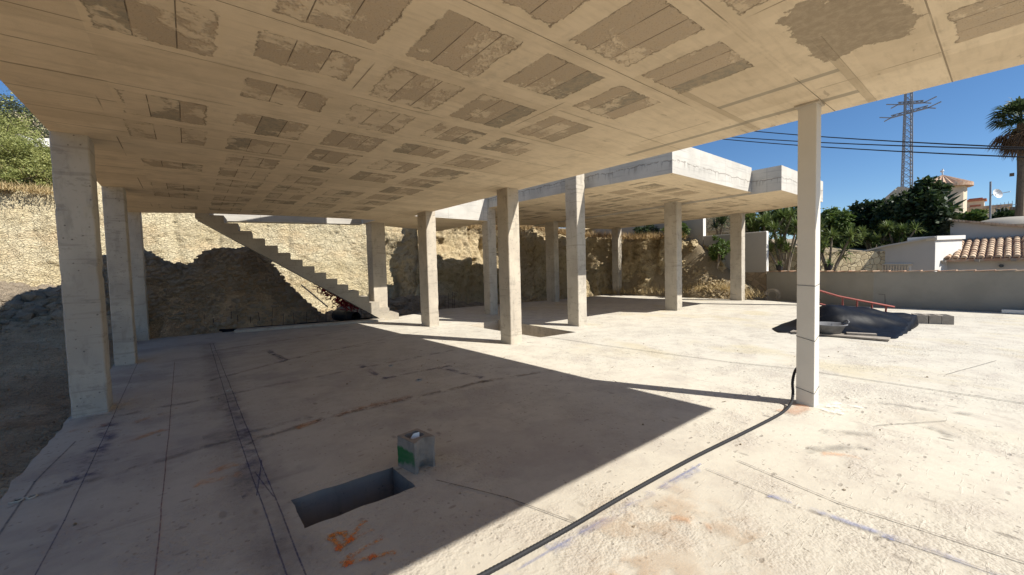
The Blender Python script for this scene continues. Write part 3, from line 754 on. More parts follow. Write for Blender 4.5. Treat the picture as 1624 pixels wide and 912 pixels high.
sw = empty('stepped_wall', (18.85, 8, 0), label='tall grey rendered garden wall on a stone base with a bright white end', cat='wall')
o = wall_run([(19.4, 9.3), (19.4, 6.61)], .22, 1.107, 2.84, M['greyrender'], 'rendered_wall', sw); local(o, sw)
o = wall_run([(19.36, 9.3), (19.36, 6.59)], .3, -.6, 1.107, M['stonedark'], 'stone_base', sw); local(o, sw)
o = wall_run([(19.39, 9.3), (19.39, 6.60)], .25, 2.84, 2.875, M['whitewash'], 'coping', sw); local(o, sw)
o = MB().box(19.395, 19.625, 6.585, 6.608, 1.107, 2.84).build('wall_end', M['whitewash'], sw); local(o, sw)
uw = empty('upper_garden_wall', (18.85, 12, 0), label='highest grey garden wall above the cliff, its white end towards the sun', cat='wall')
o = wall_run([(19.4, 17.8), (19.4, 9.33)], .25, 1.5, 4.03, M['greyrender'], 'rendered_wall', uw); local(o, uw)
o = MB().box(19.395, 19.655, 9.305, 9.328, 2.7, 4.03).build('wall_end', M['whitewash'], uw); local(o, uw)
rw = empty('rubble_stone_wall', (22.5, 8, 0), label='sunlit yellow rubble stone retaining wall behind the yucca trunks', cat='wall')
rp = [(21.2, 14.5), (21.6, 9.5), (23.2, 5.6), (25.2, 3.4)]
o = wall_run(rp, .35, -.3, [3.9, 3.2, 1.95, 1.9], M['stone'], 'rubble_masonry', rw); local(o, rw)
m = MB(); m.add([(21.5, 14.5, 3.1), (60, 14.5, 4.2), (60, 5.0, 2.6), (25.5, 3.7, 1.75), (23.5, 5.9, 1.8), (21.9, 9.6, 2.6)], [(0, 5, 4, 3, 2, 1)])
tag(m.build('raised_garden', M['soil']), kind='structure')
hw = empty('far_white_wall', (19.5, 14, 0), label='pale stone wall high behind the palms at the corner', cat='wall')
o = wall_run([(24.0, 18.5), (24.6, 9.0)], .3, 1.5, [6.2, 4.6], M['stone'], 'rubble_masonry', hw); local(o, hw)

# ------------------------------------------------------------------ foliage builders
def leafcloud(m, blobs, n, size, seed=0, flat=.0, drop=.0):
    """leaf-sized quads through the volume of overlapping clumps"""
    rd = random.Random(seed); tot = sum(b[3]*b[4]*b[5] for b in blobs)
    for b in blobs:
        k = int(n*b[3]*b[4]*b[5]/tot)
        # sub-clumps make light and dark bunches and gaps
        subs = []
        for _ in range(max(6, int(k/110))):
            v = Vector((rd.gauss(0, 1), rd.gauss(0, 1), rd.gauss(0, 1))).normalized()*rd.uniform(.45, 1.0)
            subs.append((v, rd.uniform(.16, .36)))
        for _ in range(k):
            sv, sr = rd.choice(subs); v = sv+Vector((rd.gauss(0, 1), rd.gauss(0, 1), rd.gauss(0, 1)))*sr*.5
            p = Vector((b[0]+v.x*b[3], b[1]+v.y*b[4], b[2]+v.z*b[5]))
            a = Vector((rd.gauss(0, 1), rd.gauss(0, 1), rd.gauss(0, .7)-drop)).normalized(); c = a.orthogonal().normalized()
            c = (Matrix.Rotation(rd.uniform(0, 6.28), 3, a) @ c); s = size*rd.uniform(.6, 1.4)
            m.add([p, p+a*s*.5+c*s*.28, p+a*s, p+a*s*.5-c*s*.28], [(0, 1, 2, 3)])
    return m
def blades(m, c, n, L, wd, seed, up=.15, droop=.35, spread=1.0):
    rd = random.Random(seed); c = Vector(c)
    for _ in range(n):
        az = rd.uniform(0, 6.28); el = rd.uniform(-.35, 1.3)
        d = Vector((math.cos(az)*math.cos(el)*spread, math.sin(az)*math.cos(el)*spread, math.sin(el)+up)).normalized(); l = L*rd.uniform(.7, 1.1)
        s = d.cross(Vector((0, 0, 1))); s = (s.normalized() if s.length > .01 else Vector((1, 0, 0)))*wd*.5
        p1 = c+d*l*.5; p2 = c+d*l+Vector((0, 0, -droop*l*rd.uniform(.2, 1)*math.cos(el)))
        m.add([c-s*.5, c+s*.5, p1+s, p1-s, p2], [(0, 1, 2, 3), (3, 2, 4)])
def yucca(x, y, z0, h, heads, label, seed, L=.55, spread=.8, group='yucca plants behind the low wall', mat='leafyucca', n=70):
    rd = random.Random(seed); t = empty('yucca_plant', (x, y, z0), label=label, cat='plant', group=group)
    tm = MB(); bm = MB(); base = Vector((0, 0, 0))
    for k in range(heads):
        az = rd.uniform(0, 6.28); rr = spread*rd.uniform(.25, 1.0); hh = h*rd.uniform(.55, 1.0)
        tip = Vector((math.cos(az)*rr, math.sin(az)*rr, hh)); mid = Vector((tip.x*.35+rd.uniform(-.1, .1), tip.y*.35, hh*.5))
        tm.tube([base, mid, tip], [.06, .045, .035], 6)
        blades(bm, tip, n, L, .05, seed*100+k)
        if rd.random() < .5: blades(bm, tip-Vector((0, 0, .2)), n//2, L*.8, .05, seed*100+k+50, up=-.3)
    tm.build('trunk', M['bark2'], t); bm.build('leaves', M[mat], t)
    return t
def tree(x, y, z0, blobs, n, size, mat, label, seed, trunk_h=1.5, group=None, cat='tree', name='leafy_tree', r=.14):
    t = empty(name, (x, y, z0), label=label, cat=cat, group=group)
    tm = MB(); rd = random.Random(seed); fork = Vector((rd.uniform(-.1, .1), rd.uniform(-.1, .1), trunk_h))
    tm.tube([(0, 0, 0), (.03, .02, trunk_h*.5), fork], [r, r*.8, r*.65], 8)
    for b in blobs[:5]:
        e = Vector((b[0]*.8, b[1]*.8, b[2])); tm.tube([fork, (fork+e)*.5+Vector((0, 0, .1)), e], [r*.6, r*.4, r*.15], 6)
    tm.build('trunk', M['bark2'], t)
    leafcloud(MB(), [], 0, 0) if False else None
    cm = leafcloud(MB(), blobs, n, size, seed); cm.build('crown', M[mat], t)
    return t
def T(px, py, X): return onX(px, py, X)

# big dark tree and neighbours in the east, beyond the white house's gable wall
def blobs_px(spec, X, base):
    out = []
    for (px, py, rw_, rh, dx) in spec:
        c = T(px, py, X+dx); s = (X+dx)/ray(px, py).x/FPX   # metres per pixel at that depth
        out.append((c.x-base.x, c.y-base.y, c.z-base.z, rh*s*1.0, rw_*s*.95, rh*s))
    return out
def tree_px(spec, X, n, size, mat, label, seed, group=None, name='leafy_tree', foot=(0, 0), z0=0.0):
    b = T(foot[0], 420, X); base = Vector((b.x, b.y, z0)); return tree(base.x, base.y, base.z, blobs_px(spec, X, base), n, size, mat, label, seed, trunk_h=max(.8, T(spec[0][0], spec[0][1]+spec[0][3], X).z-z0), group=group, name=name)
tree_px([(1455, 320, 38, 34, 0), (1440, 355, 44, 36, .5), (1478, 350, 34, 34, -.5), (1455, 385, 45, 30, 0), (1420, 335, 22, 22, .6), (1492, 385, 22, 26, 0), (1470, 302, 26, 16, 0)], 31, 26000, .24, 'leafdark', 'tall dense dark green tree standing before the pylon', 3, foot=(1455, 0))
tree_px([(1395, 340, 26, 24, 0), (1370, 352, 26, 26, .5), (1350, 362, 24, 26, 0), (1385, 375, 36, 26, 0)], 33, 15000, .24, 'leafdark', 'dark bushy tree directly left of the tallest dark tree', 4, foot=(1380, 0))
tree_px([(1330, 350, 18, 20, 0), (1312, 348, 16, 18, .4), (1322, 372, 28, 26, 0)], 31, 10000, .20, 'leafmid', 'olive green bushy tree just right of the white column', 5, foot=(1320, 0))
tree_px([(1245, 345, 30, 22, 0), (1275, 350, 28, 24, 0), (1215, 350, 20, 20, 0)], 29, 6500, .2, 'leafdark', 'dark foliage tree seen behind the white column under the far slab', 6, foot=(1245, 0))
tree_px([(1505, 400, 14, 40, 0), (1500, 375, 14, 22, 0)], 29.5, 3000, .16, 'leafolive', 'narrow brown green hedge against the upper white wall', 8, foot=(1505, 0), name='hedge_shrub')
# agave leaves in front of the round tower
m = MB(); 
for k, (px, py, tx, ty) in enumerate(((1490, 322, 1520, 304), (1496, 326, 1524, 309), (1500, 334, 1534, 315), (1490, 318, 1512, 300), (1496, 333, 1527, 326))):
    a, b = T(px, py, 34), T(tx, ty, 34); d = b-a; s = Vector((.15, 0, .11)); m.add([a-s, a+s, (a+b)/2+s*1.1, b, (a+b)/2-s*1.1], [(0, 1, 2, 3, 4)])
    m.add([v+Vector((.05, .0, -.02)) for v in (a-s, a+s, (a+b)/2+s*1.1, b, (a+b)/2-s*1.1)], [(4, 3, 2, 1, 0)])
tag(m.build('agave_plant', M['leafmid']), 'long pointed green leaves sticking out before the round cream tower', 'plant')
yl = [(1245, 400, 20.6, 2.0, 7, 'yucca with bare trunks beside the left of the white column'), (1315, 405, 21.5, 1.9, 6, 'yucca with bare trunks right behind the white column'),
      (1290, 400, 22.5, 2.4, 5, 'tall dark yucca hidden mostly behind the white column')]
for k, (px, py, X, h, hd, lb) in enumerate(yl):
    p = T(px, 430, X); yucca(p.x, p.y, .3, h+.9, hd, lb, 20+k, n=75)
for k, (px, py, X, lb) in enumerate(((1385, 372, 26.5, 'sunlit yellow green yucca, left one of the pair before the dark tree'), (1420, 372, 26.5, 'sunlit yellow green yucca, right one of the pair above the sloping gable'))):
    p = T(px, 400, X); yucca(p.x, p.y, 1.3, 1.85, 9, lb, 30+k, L=.5, n=80, spread=.75)
p = T(1140, 372, 20.6); yucca(p.x, p.y, 2.3, 1.6, 3, 'drooping dark palm-like plant between the two grey garden walls', 41, L=.75, spread=.3, group=None, mat='leafpalm', n=60)
p = T(1148, 372, 21.0); leafm = None
for k, (px, py, X, lb) in enumerate(((1185, 360, 21.5, 'dark green yucca rising over the tall grey wall, left of two'), (1212, 350, 21.5, 'dark green yucca rising over the tall grey wall, right of two'), (1236, 355, 22.0, 'spiky yucca crown above the white wall end'))):
    p = T(px, 400, X); yucca(p.x, p.y, 1.6, 2.2, 8, lb, 50+k, L=.6, n=80, spread=.8, group='dark yuccas over the tall grey wall')
# potted plants on the wall
def pot(px, X, label, seed):
    p = T(px, 424, X); t = empty('potted_plant', (p.x, p.y, 1.17), label=label, cat='potted plant', group='potted plants behind the wall')
    m = MB(); m.tube([(0, 0, -1.2), (0, 0, 0), (0, 0, .03), (0, 0, .22), (0, 0, .25)], [.05, .05, .10, .135, .15], 12); m.build('pot', M['black'], t)
    b = MB(); blades(b, (0, 0, .25), 36, .3, .03, seed); b.build('leaves', M['leafmid'], t)
pot(1236, 19.2, 'black pot with a spiky plant left of the white column', 61)
pot(1314, 18.9, 'black pot with a spiky plant right of the white column', 62)

# palm on the far right
def palm():
    X = 36.0; b = T(1617, 400, X); top = T(1622, 195, X); t = empty('fan_palm', (b.x, b.y, -.2), label='tall fan palm with a brown dead-leaf skirt at the right edge', cat='palm')
    bl = Vector((b.x, b.y, -.2)); H = top-bl
    m = MB(); m.tube([Vector((0, 0, 0)), H*.3+Vector((0, .05, 0)), H*.7, H], [.20, .17, .16, .22], 10); m.build('trunk', M['bark'], t)
    rd = random.Random(5); g_, d_ = MB(), MB()
    for k in range(84):
        dead = k >= 44; az = rd.uniform(0, 6.28)
        el = rd.uniform(-1.35, -.35) if dead else rd.uniform(-.25, 1.35)
        d = Vector((math.cos(az)*math.cos(el), math.sin(az)*math.cos(el), math.sin(el))); pet = rd.uniform(.55, .95)*(1.0 if not dead else .85)
        c = H+Vector((0, 0, -.25 if dead else .1))+d*pet; mm = d_ if dead else g_
        mm.bar(H+Vector((0, 0, -.3 if dead else 0)), c, .04)
        side = d.cross(Vector((0, 0, 1))).normalized(); upv = side.cross(d)
        for q in range(15):
            a = (q/14-.5)*2.5; dd = (d*math.cos(a)+side*math.sin(a)+upv*rd.uniform(-.12, .12)).normalized(); l = rd.uniform(.75, 1.05)*(.95 if not dead else .8)
            e = c+dd*l*.6; f = c+dd*l+Vector((0, 0, -.30*l-(.12 if dead else 0))); w_2 = dd.cross(upv).normalized()*.045
            mm.add([c, e+w_2, f, e-w_2], [(0, 1, 2, 3)])
    g_.build('green_fans', M['leafpalm'], t); d_.build('dead_fans', M['leafdry'], t)
    for (px, py) in ((1611, 276), (1612, 330)):
        q = T(px, py, X-.3)-bl; m = MB(); m.box(q.x-.02, q.x+.18, q.y+.05, q.y+.22, q.z-.08, q.z+.08); m.build('cut_stub', M['bark'], t)
palm()

# vegetation at left on the hillside and along the cliff rim
def rim_z(x, y):
    return None
lb = []
rd = random.Random(9)
def bush(x, y, z, rx, ry, rz, n, size, mat, label, seed, group, name='hillside_bush'):
    t = empty(name, (x, y, z), label=label, cat='bush', group=group)
    m = MB(); r3 = random.Random(seed)
    for _ in range(5): m.tube([(0, 0, -.5), (r3.uniform(-.3, .3)*rx, r3.uniform(-.3, .3)*ry, rz*.4), (r3.uniform(-.7, .7)*rx, r3.uniform(-.7, .7)*ry, rz*.8)], [.03, .02, .01], 5)
    m.build('stem', M['bark2'], t)
    bl = [(r3.uniform(-.45, .45)*rx, r3.uniform(-.45, .45)*ry, rz*r3.uniform(.25, .75), rx*r3.uniform(.45, .7), ry*r3.uniform(.45, .7), rz*r3.uniform(.4, .65)) for _ in range(6)]
    leafcloud(MB(), bl, n, size, seed).build('foliage', M[mat], t); return t
bsh = [(20, 250, 21.6, 1.5, 'broad light green bush on the left hillside, nearest the picture edge'), (62, 252, 21.9, 1.3, 'light green bush on the left hillside, next to the nearest column'),
       (-15, 215, 23.0, 1.6, 'green bush high on the left hillside below the grey tree'), (55, 280, 21.0, .8, 'low pale green shrub at the cliff rim beside the nearest column'), (15, 285, 20.8, .8, 'low pale green shrub at the cliff rim on the far left')]
for k, (px, py, Y, r_, lb_) in enumerate(bsh):
    p = onY(px, py, Y); bush(p.x, p.y, p.z-r_*.6, r_, r_*.9, r_*.95, 17000 if r_ > 1 else 7000, .055, 'leafbush', lb_, 70+k, 'bushes on the left hillside')
p = onY(30, 190, 26); bush(p.x, p.y, p.z-1.2, 3.0, 2, 1.9, 20000, .07, 'leafolive', 'grey green olive-like thicket at the top left behind the pale stones', 80, None, 'olive_thicket')
p = onY(-60, 180, 25); bush(p.x, p.y, p.z-1.2, 2.6, 2, 1.9, 9000, .08, 'leafbush', 'green bush partly out of the picture at the top left', 81, None)
m = MB()
for (a, b, h) in (((26, 222), (50, 231), .42), ((50, 229), (96, 228), .3)):
    A, B = onY(*a, 23.2), onY(*b, 23.2); m.bar(A, B, .5, h)
tag(m.build('pale_stone_kerb', M['whitewash']), 'pale white stone kerb among the bushes at top left', 'stone kerb')
# grass and weeds along the rim (uncountable)
def weeds(name, pts, n, L, mat, seed, label, cat):
    rd = random.Random(seed); m = MB()
    for _ in range(n):
        k = rd.randrange(len(pts)-1); a, b = Vector(pts[k]), Vector(pts[k+1]); p = a+(b-a)*rd.random()+Vector((rd.gauss(0, .25), rd.gauss(0, .25), rd.uniform(-.12, .04)))
        d = Vector((rd.gauss(0, .5), rd.gauss(0, .5), 1)).normalized(); l = L*rd.uniform(.4, 1.3); s = Vector((rd.gauss(0, 1), rd.gauss(0, 1), 0)).normalized()*.012
        m.add([p-s, p+s, p+d*l], [(0, 1, 2)])
    return tag(m.build(name, M[mat]), label, cat, kind='stuff')
weeds('dry_grass', [(8.4, 17.8, 3.9), (12.8, 17.6, 3.75), (13.9, 15.5, 3.6), (17.6, 15.2, 3.3), (18.6, 13, 3.05), (18.75, 10, 2.85)], 6500, .34, 'straw', 3, 'rusty dry grass along the cliff rim', 'grass')
weeds('dry_weeds', [(17.6, 13.9, .1), (18.15, 12.5, .15), (18.2, 9.6, .3), (18.3, 8.0, .5), (18.2, 6.6, .15)], 1500, .35, 'dry', 4, 'straw coloured weeds at the foot of the far slope', 'grass')
weeds('hillside_grass', [(-5.0, 20.4, 4.6), (-4.0, 20.3, 4.6), (-3.0, 20.5, 4.5), (-3.2, 21.3, 5.1), (-5, 21.5, 5.4)], 2500, .20, 'dry', 5, 'dry grass on the left cliff rim', 'grass')
p = Vector((18.6, 8.3, 1.8)); bush(p.x, p.y, p.z, .75, .6, .75, 2300, .10, 'leafmid', 'lone green shrub on the dirt slope before the grey wall', 90, None, 'slope_shrub')
for k, (x, y, lb_) in enumerate(((18.9, 12.2, 'dark green shrub on the cliff rim near the centre of the dark rock'), (18.8, 10.4, 'dark green shrub on the cliff rim next to the tall wall'))):
    bush(x, y, 2.95, .7, .7, .6, 1800, .10, 'leafmid' if k else 'leafdark', lb_, 91+k, None, 'rim_shrub')

# ------------------------------------------------------------------ neighbour's white house
def nb_house():
    t = empty('white_house', (26, 0, 0), label='low white house with a sloping gable wall and clay tile roof behind the low wall', cat='house')
    def P(px, py, X): return T(px, py, X)-Vector((26, 0, 0))
    X = 25.0; m = MB()
    pr = [(1332, 450), (1332, 405.5), (1410, 389), (1482, 375.5), (1482, 450)]
    f = [P(a, b, X) for a, b in pr]; bk = [v+Vector((.3, 0, 0)) for v in f]; n = len(f)
    m.add(f+bk, [tuple(reversed(range(n))), tuple(range(n, 2*n))]+[(i, (i+1) % n, (i+1) % n+n, i+n) for i in range(n)])
    m.build('gable_wall', M['greywash'], t)
    m = MB(); 
    for a, b in (((1322, 411.5), (1404, 390.5)), ((1404, 390.5), (1484, 376))):
        m.bar(P(*a, X+.1), P(*b, X+.1), .55, .07)
    m.build('verge_coping', M['greywash'], t)
    m = MB(); c = P(1350, 414.5, X-.03); m.tube([c, c-Vector((.05, 0, 0))], .13, 16); v = m.build('round_vent', M['glass'], t)
    m = MB(); a, b = P(1396, 421, X-.06), P(1440, 421, X-.06)
    for k in range(11):
        q = a+(b-a)*(k/10); m.bar(q, q-Vector((0, 0, .75)), .05, .05)
    m.bar(a+Vector((0, .15, .04)), b+Vector((0, -.15, .04)), .05, .05); gr = m.build('window_grille', M['creamwall'], t)
    m = MB(); a, b = P(1390, 418, X-.012), P(1445, 432, X-.012); m.box(min(a.x, b.x), max(a.x, b.x)+.02, min(a.y, b.y), max(a.y, b.y), min(a.z, b.z), max(a.z, b.z)); m.build('window', M['whitewash'], t)
    # white block at the roof start: end wall turned to the sun
    e0, e1 = P(1482, 450, X), P(1524, 450, 27.2); tz0 = P(1482, 381, X).z; tz1 = P(1524, 379, 27.2).z
    dd = (e1-e0); nn = Vector((-dd.y, dd.x, 0)).normalized()*.9
    m = MB(); m.hexa([(e0.x, e0.y, -.3), (e1.x, e1.y, -.3), (e1.x+nn.x, e1.y+nn.y, -.3), (e0.x+nn.x, e0.y+nn.y, -.3)], [(e0.x, e0.y, tz0), (e1.x, e1.y, tz1), (e1.x+nn.x, e1.y+nn.y, tz1), (e0.x+nn.x, e0.y+nn.y, tz0)])
    m.build('white_gable_end', M['whitewash'], t)
    o = dd.normalized()*.08; s2 = nn.normalized()*.08; m = MB()
    m.hexa([tuple(Vector((e0.x, e0.y, tz0))-o-s2), tuple(Vector((e1.x, e1.y, tz1))+o-s2), tuple(Vector((e1.x, e1.y, tz1))+o+nn), tuple(Vector((e0.x, e0.y, tz0))-o+nn)],
           [tuple(Vector((e0.x, e0.y, tz0+.17))-o-s2), tuple(Vector((e1.x, e1.y, tz1+.17))+o-s2), tuple(Vector((e1.x, e1.y, tz1+.17))+o+nn), tuple(Vector((e0.x, e0.y, tz0+.17))-o+nn)])
    m.build('gable_cap', M['whitewash'], t)
    # front wall under the eaves and the tile roof rising away
    A, B = P(1486, 450, 26.0), P(1700, 450, 26.0); m = MB(); zt = P(1500, 409, 26.0).z
    m.box(-.0, .3, B.y, A.y, -.3, zt); m.build('front_wall', M['greywash'], t)
    m = MB(); c = P(1588, 421.5, 26.0); m.tube([c+Vector((.02, 0, 0)), c-Vector((.12, 0, 0))], .07, 10); m.build('outlet_pipe', M['glass'], t)
    ze = P(1500, 411, 25.7).z; zr = P(1560, 379.5, 29.3).z; y0 = P(1484, 411, 25.7).y; y1 = P(1700, 404, 25.7).y
    m = MB(); a0, a1 = Vector((-.3, 0, ze)), Vector((3.3, 0, zr)); sl = (a1-a0); rt = int((y0-y1)/.235)
    under = MB(); under.hexa([(-.28, y1, ze-.12), (3.3, y1, zr-.1), (3.3, y0, zr-.1), (-.28, y0, ze-.12)], [(-.28, y1, ze-.02), (3.3, y1, zr-.01), (3.3, y0, zr-.01), (-.28, y0, ze-.02)])
    courses = 9
    for r_ in range(rt):
        yc = y0-.12-r_*.235
        for cth in range(courses):
            if False: continue
            u0, u1 = cth/courses, (cth+1)/courses+.02
            pa, pb = a0+sl*u0, a0+sl*u1; ring = []
            for (pp, rr, lift) in ((pa, .098, .028), (pb, .085, .0)):
                ring.append([(pp.x, yc+rr*math.cos(q*math.pi/6)*1.0+random.uniform(-.003, .003), pp.z+lift+rr*math.sin(q*math.pi/6)) for q in range(7)])
            o_ = len(m.v); m.v += ring[0]+ring[1]
            for q in range(6): m.f.append((o_+q, o_+q+1, o_+7+q+1, o_+7+q))
            m.f.append(tuple(o_+q for q in range(7)))
    rf = under.build('roof', M['tile'], t); tl = m.build('roof_tiles', M['tilepale'], rf)
    for k in range(7):
        yy = y0-.25-k*.95; m = MB(); m.obox((-.35, yy, ze-.10), Vector((.22, 0, 0)), Vector((0, .07, 0)), Vector((0, 0, .05))); m.build('rafter_end', M['wood'], rf)
    # upper storey wall behind with tiled verge
    X2 = 29.4; f = [P(a, b, X2) for a, b in ((1507, 400), (1507, 351), (1570, 356), (1720, 369), (1720, 400))]; bk = [v+Vector((.3, 0, 0)) for v in f]; n = 5
    m = MB(); m.add(f+bk, [tuple(reversed(range(n))), tuple(range(n, 2*n))]+[(i, (i+1) % n, (i+1) % n+n, i+n) for i in range(n)]); m.build('upper_wall', M['greywash'], t)
    m = MB()
    A, B = P(1504, 349.5, X2+.1), P(1722, 368, X2+.1); nt_ = 34
    for k in range(nt_):
        q0, q1 = A+(B-A)*(k/nt_), A+(B-A)*((k+1.08)/nt_); m.bar(q0+Vector((0, 0, .02)), q1, .6, .09)
    m.build('verge_tiles', M['tilepale'], t)
    # roof body behind so the house has depth
    m = MB(); D = Vector((9, 0, 0)); q = [P(1507, 400, X2)+Vector((.3, 0, 0)), P(1720, 400, X2)+Vector((.3, 0, 0))]
    m.hexa([q[1]-Vector((0, 0, 2.2)), q[1]+D-Vector((0, 0, 2.2)), q[0]+D-Vector((0, 0, 2.2)), q[0]-Vector((0, 0, 2.2))], [q[1]+Vector((0, 0, .15)), q[1]+D, q[0]+D, q[0]+Vector((0, 0, .15))])
    m.build('rear_wall', M['greywash'], t)
    m = MB(); m.tube([P(1600, 357, 30.5)-Vector((0, 0, .9)), P(1600, 358, 30.5)], 1.25, 24)
    c = P(1600, 358, 30.5); m2 = MB(); 
    for j in range(5):
        pass
    ring = [[(c.x+1.25*math.cos(k/20*6.283)*math.cos(j*.3925), c.y+1.25*math.sin(k/20*6.283)*math.cos(j*.3925), c.z+.42*math.sin(j*.3925)) for k in range(20)] for j in range(5)]
    for rg in ring: m2.v += rg
    for j in range(4):
        for k in range(20): k2 = (k+1) % 20; m2.f.append((j*20+k, j*20+k2, (j+1)*20+k2, (j+1)*20+k))
    m2.build('roof_dome', M['greyrender'], t, smooth=True)
nb_house()

def tower_house():
    X = 52.0; c = T(1493, 350, X); t = empty('round_tower_house', (c.x, c.y, 0), label='distant cream house with a faceted tiled tower behind the dark tree', cat='house')
    s = X/ray(1493, 350).x/FPX; r = 27*s; zt = T(1500, 297, X).z
    ring = [(math.cos(k/8*6.283+.25)*r, math.sin(k/8*6.283+.25)*r) for k in range(8)]
    m = MB(); m.add([(x, y, -1) for x, y in ring]+[(x, y, zt) for x, y in ring], [(k, (k+1) % 8, (k+1) % 8+8, k+8) for k in range(8)]+[tuple(range(8, 16))]); m.build('wall', M['creamwall'], t)
    m = MB(); rr = r*1.22; zc = T(1475, 286, X).z; R16 = 56
    a = [(math.cos(k/R16*6.283)*rr*(1.0+.0*(k % 2)), math.sin(k/R16*6.283)*rr, zt+.02+(.16 if k % 2 else 0)) for k in range(R16)]
    ap = (0, 0, zc+.35); m.add(a+[ap]+[(x, y, zt-.12) for x, y, _ in a], [(k, (k+1) % R16, R16) for k in range(R16)]+[(k, R16+1+k, R16+1+(k+1) % R16, (k+1) % R16) for k in range(R16)]+[tuple(R16+1+k for k in reversed(range(R16)))])
    rf = m.build('roof', M['tile'], t)
    m = MB(); m.tube([(0, 0, zc+.3), (0, 0, zc+.85)], .05, 6); m.tube([(0, 0, zc+.6), (.0, .05, zc+.72)], .12, 8); m.build('finial', M['dish'], rf)
    m = MB(); q = T(1420, 312, X+3)-c; q2 = T(1440, 297, X+3)-c; q.z += 0; a = Vector((q.x, q.y, 0))
    L0 = T(1398, 318, X+3); L1 = T(1424, 296, X+3); L2 = T(1470, 300, X+3); cc = Vector((c.x, c.y, 0))
    f = [Vector((L0.x, L0.y, 0))-cc, L0-cc, L1-cc, L2-cc, Vector((L2.x, L2.y, 0))-cc]; bk = [v+Vector((4, 0, 0)) for v in f]
    m.add(f+bk, [(4, 3, 2, 1, 0), (5, 6, 7, 8, 9)]+[(i, (i+1) % 5, (i+1) % 5+5, i+5) for i in range(5)]); m.build('side_wing', M['creamwall'], t)
    for k in range(3):
        wq = T(1512, 312+k*14, X)-cc; m = MB()
tower_house()
def chim_house():
    X = 58.0; a, b = T(1523, 335, X), T(1600, 337, X); t = empty('cream_house', (X, (a.y+b.y)/2, 0), label='distant flat cream house with a small red chimney', cat='house'); o = Vector((X, (a.y+b.y)/2, 0))
    m = MB(); m.box(0, 6, b.y-o.y, a.y-o.y, -1, a.z); m.build('wall', M['creamwall'], t)
    m = MB(); m.box(-.25, 6.2, b.y-o.y-.2, a.y-o.y+.2, a.z, a.z+.28); rf = m.build('roof', M['tilepale'], t)
    c = T(1547, 333, X+2)-o; ct = T(1547, 320, X+2)-o; m = MB(); m.box(c.x-.6, c.x+.6, c.y-.55, c.y+.55, c.z-.5, ct.z); ch = m.build('chimney', M['creamwall'], rf)
    m = MB(); m.box(c.x-.75, c.x+.75, c.y-.7, c.y+.7, ct.z, ct.z+.18); m.box(c.x-.63, c.x-.605, c.y-.35, c.y+.35, ct.z-.6, ct.z-.35)
    m.box(c.x-.5, c.x+.5, c.y-.45, c.y+.45, ct.z+.18, ct.z+.3); m.build('chimney_cap', M['redbrick'], ch)
    m = MB(); p0, p1 = T(1575, 341, X-4)-o, T(1612, 346, X-4)-o; m.box(p0.x, p0.x+3, min(p0.y, p1.y), max(p0.y, p1.y), -1, p0.z); m.build('side_wall', M['whitewash'], t)
chim_house()
tree_px([(1555, 345, 22, 9, 0), (1540, 349, 16, 8, 0)], 45, 2200, .3, 'leafmid', 'pale green bush in front of the cream chimney house', 11, foot=(1550, 0), name='garden_bush')
tree_px([(1592, 345, 16, 10, 0), (1600, 350, 20, 10, 0)], 44, 2500, .3, 'leafdark', 'dark clipped hedge left of the palm trunk', 12, foot=(1592, 0), name='hedge_shrub')
def antenna():
    X = 33.0; b = T(1572, 350, X); tp = T(1571, 288, X); t = empty('antenna_mast', (b.x, b.y, 0), label='thin antenna mast with a small white satellite dish', cat='antenna'); o = Vector((b.x, b.y, 0))
    m = MB(); m.tube([(0, 0, 0), (tp-o)], .04, 6); ms = m.build('mast', M['steel'], t)
    m = MB(); c = T(1579, 308, X-.2)-o; d = Vector((-.6, -.75, .25)).normalized(); s = d.orthogonal().normalized(); u = d.cross(s)
    pts = [c]+[c+d*.10*rr*rr+(s*math.cos(k/14*6.283)+u*math.sin(k/14*6.283))*.25*rr for rr in (.5, 1) for k in range(14)]
    m.add(pts, [(0, 1+k, 1+(k+1) % 14) for k in range(14)]+[(1+k, 15+k, 15+(k+1) % 14, 1+(k+1) % 14) for k in range(14)]); m.bar(c, c+d*.5+Vector((0, -.1, -.1)), .03); m.bar(c, Vector((0, 0, c.z)), .04)
    m.build('satellite_dish', M['dish'], t)
    m = MB(); q = T(1575, 331, X)-o; m.bar(q, q+Vector((-.3, -.75, .1)), .025)
    for k in range(6): z_ = q+Vector((-.3, -.75, .1))*(k/6); m.bar(z_-Vector((0, 0, .22)), z_+Vector((0, 0, .22)), .018)
    m.build('aerial', M['steel'], t)
antenna()

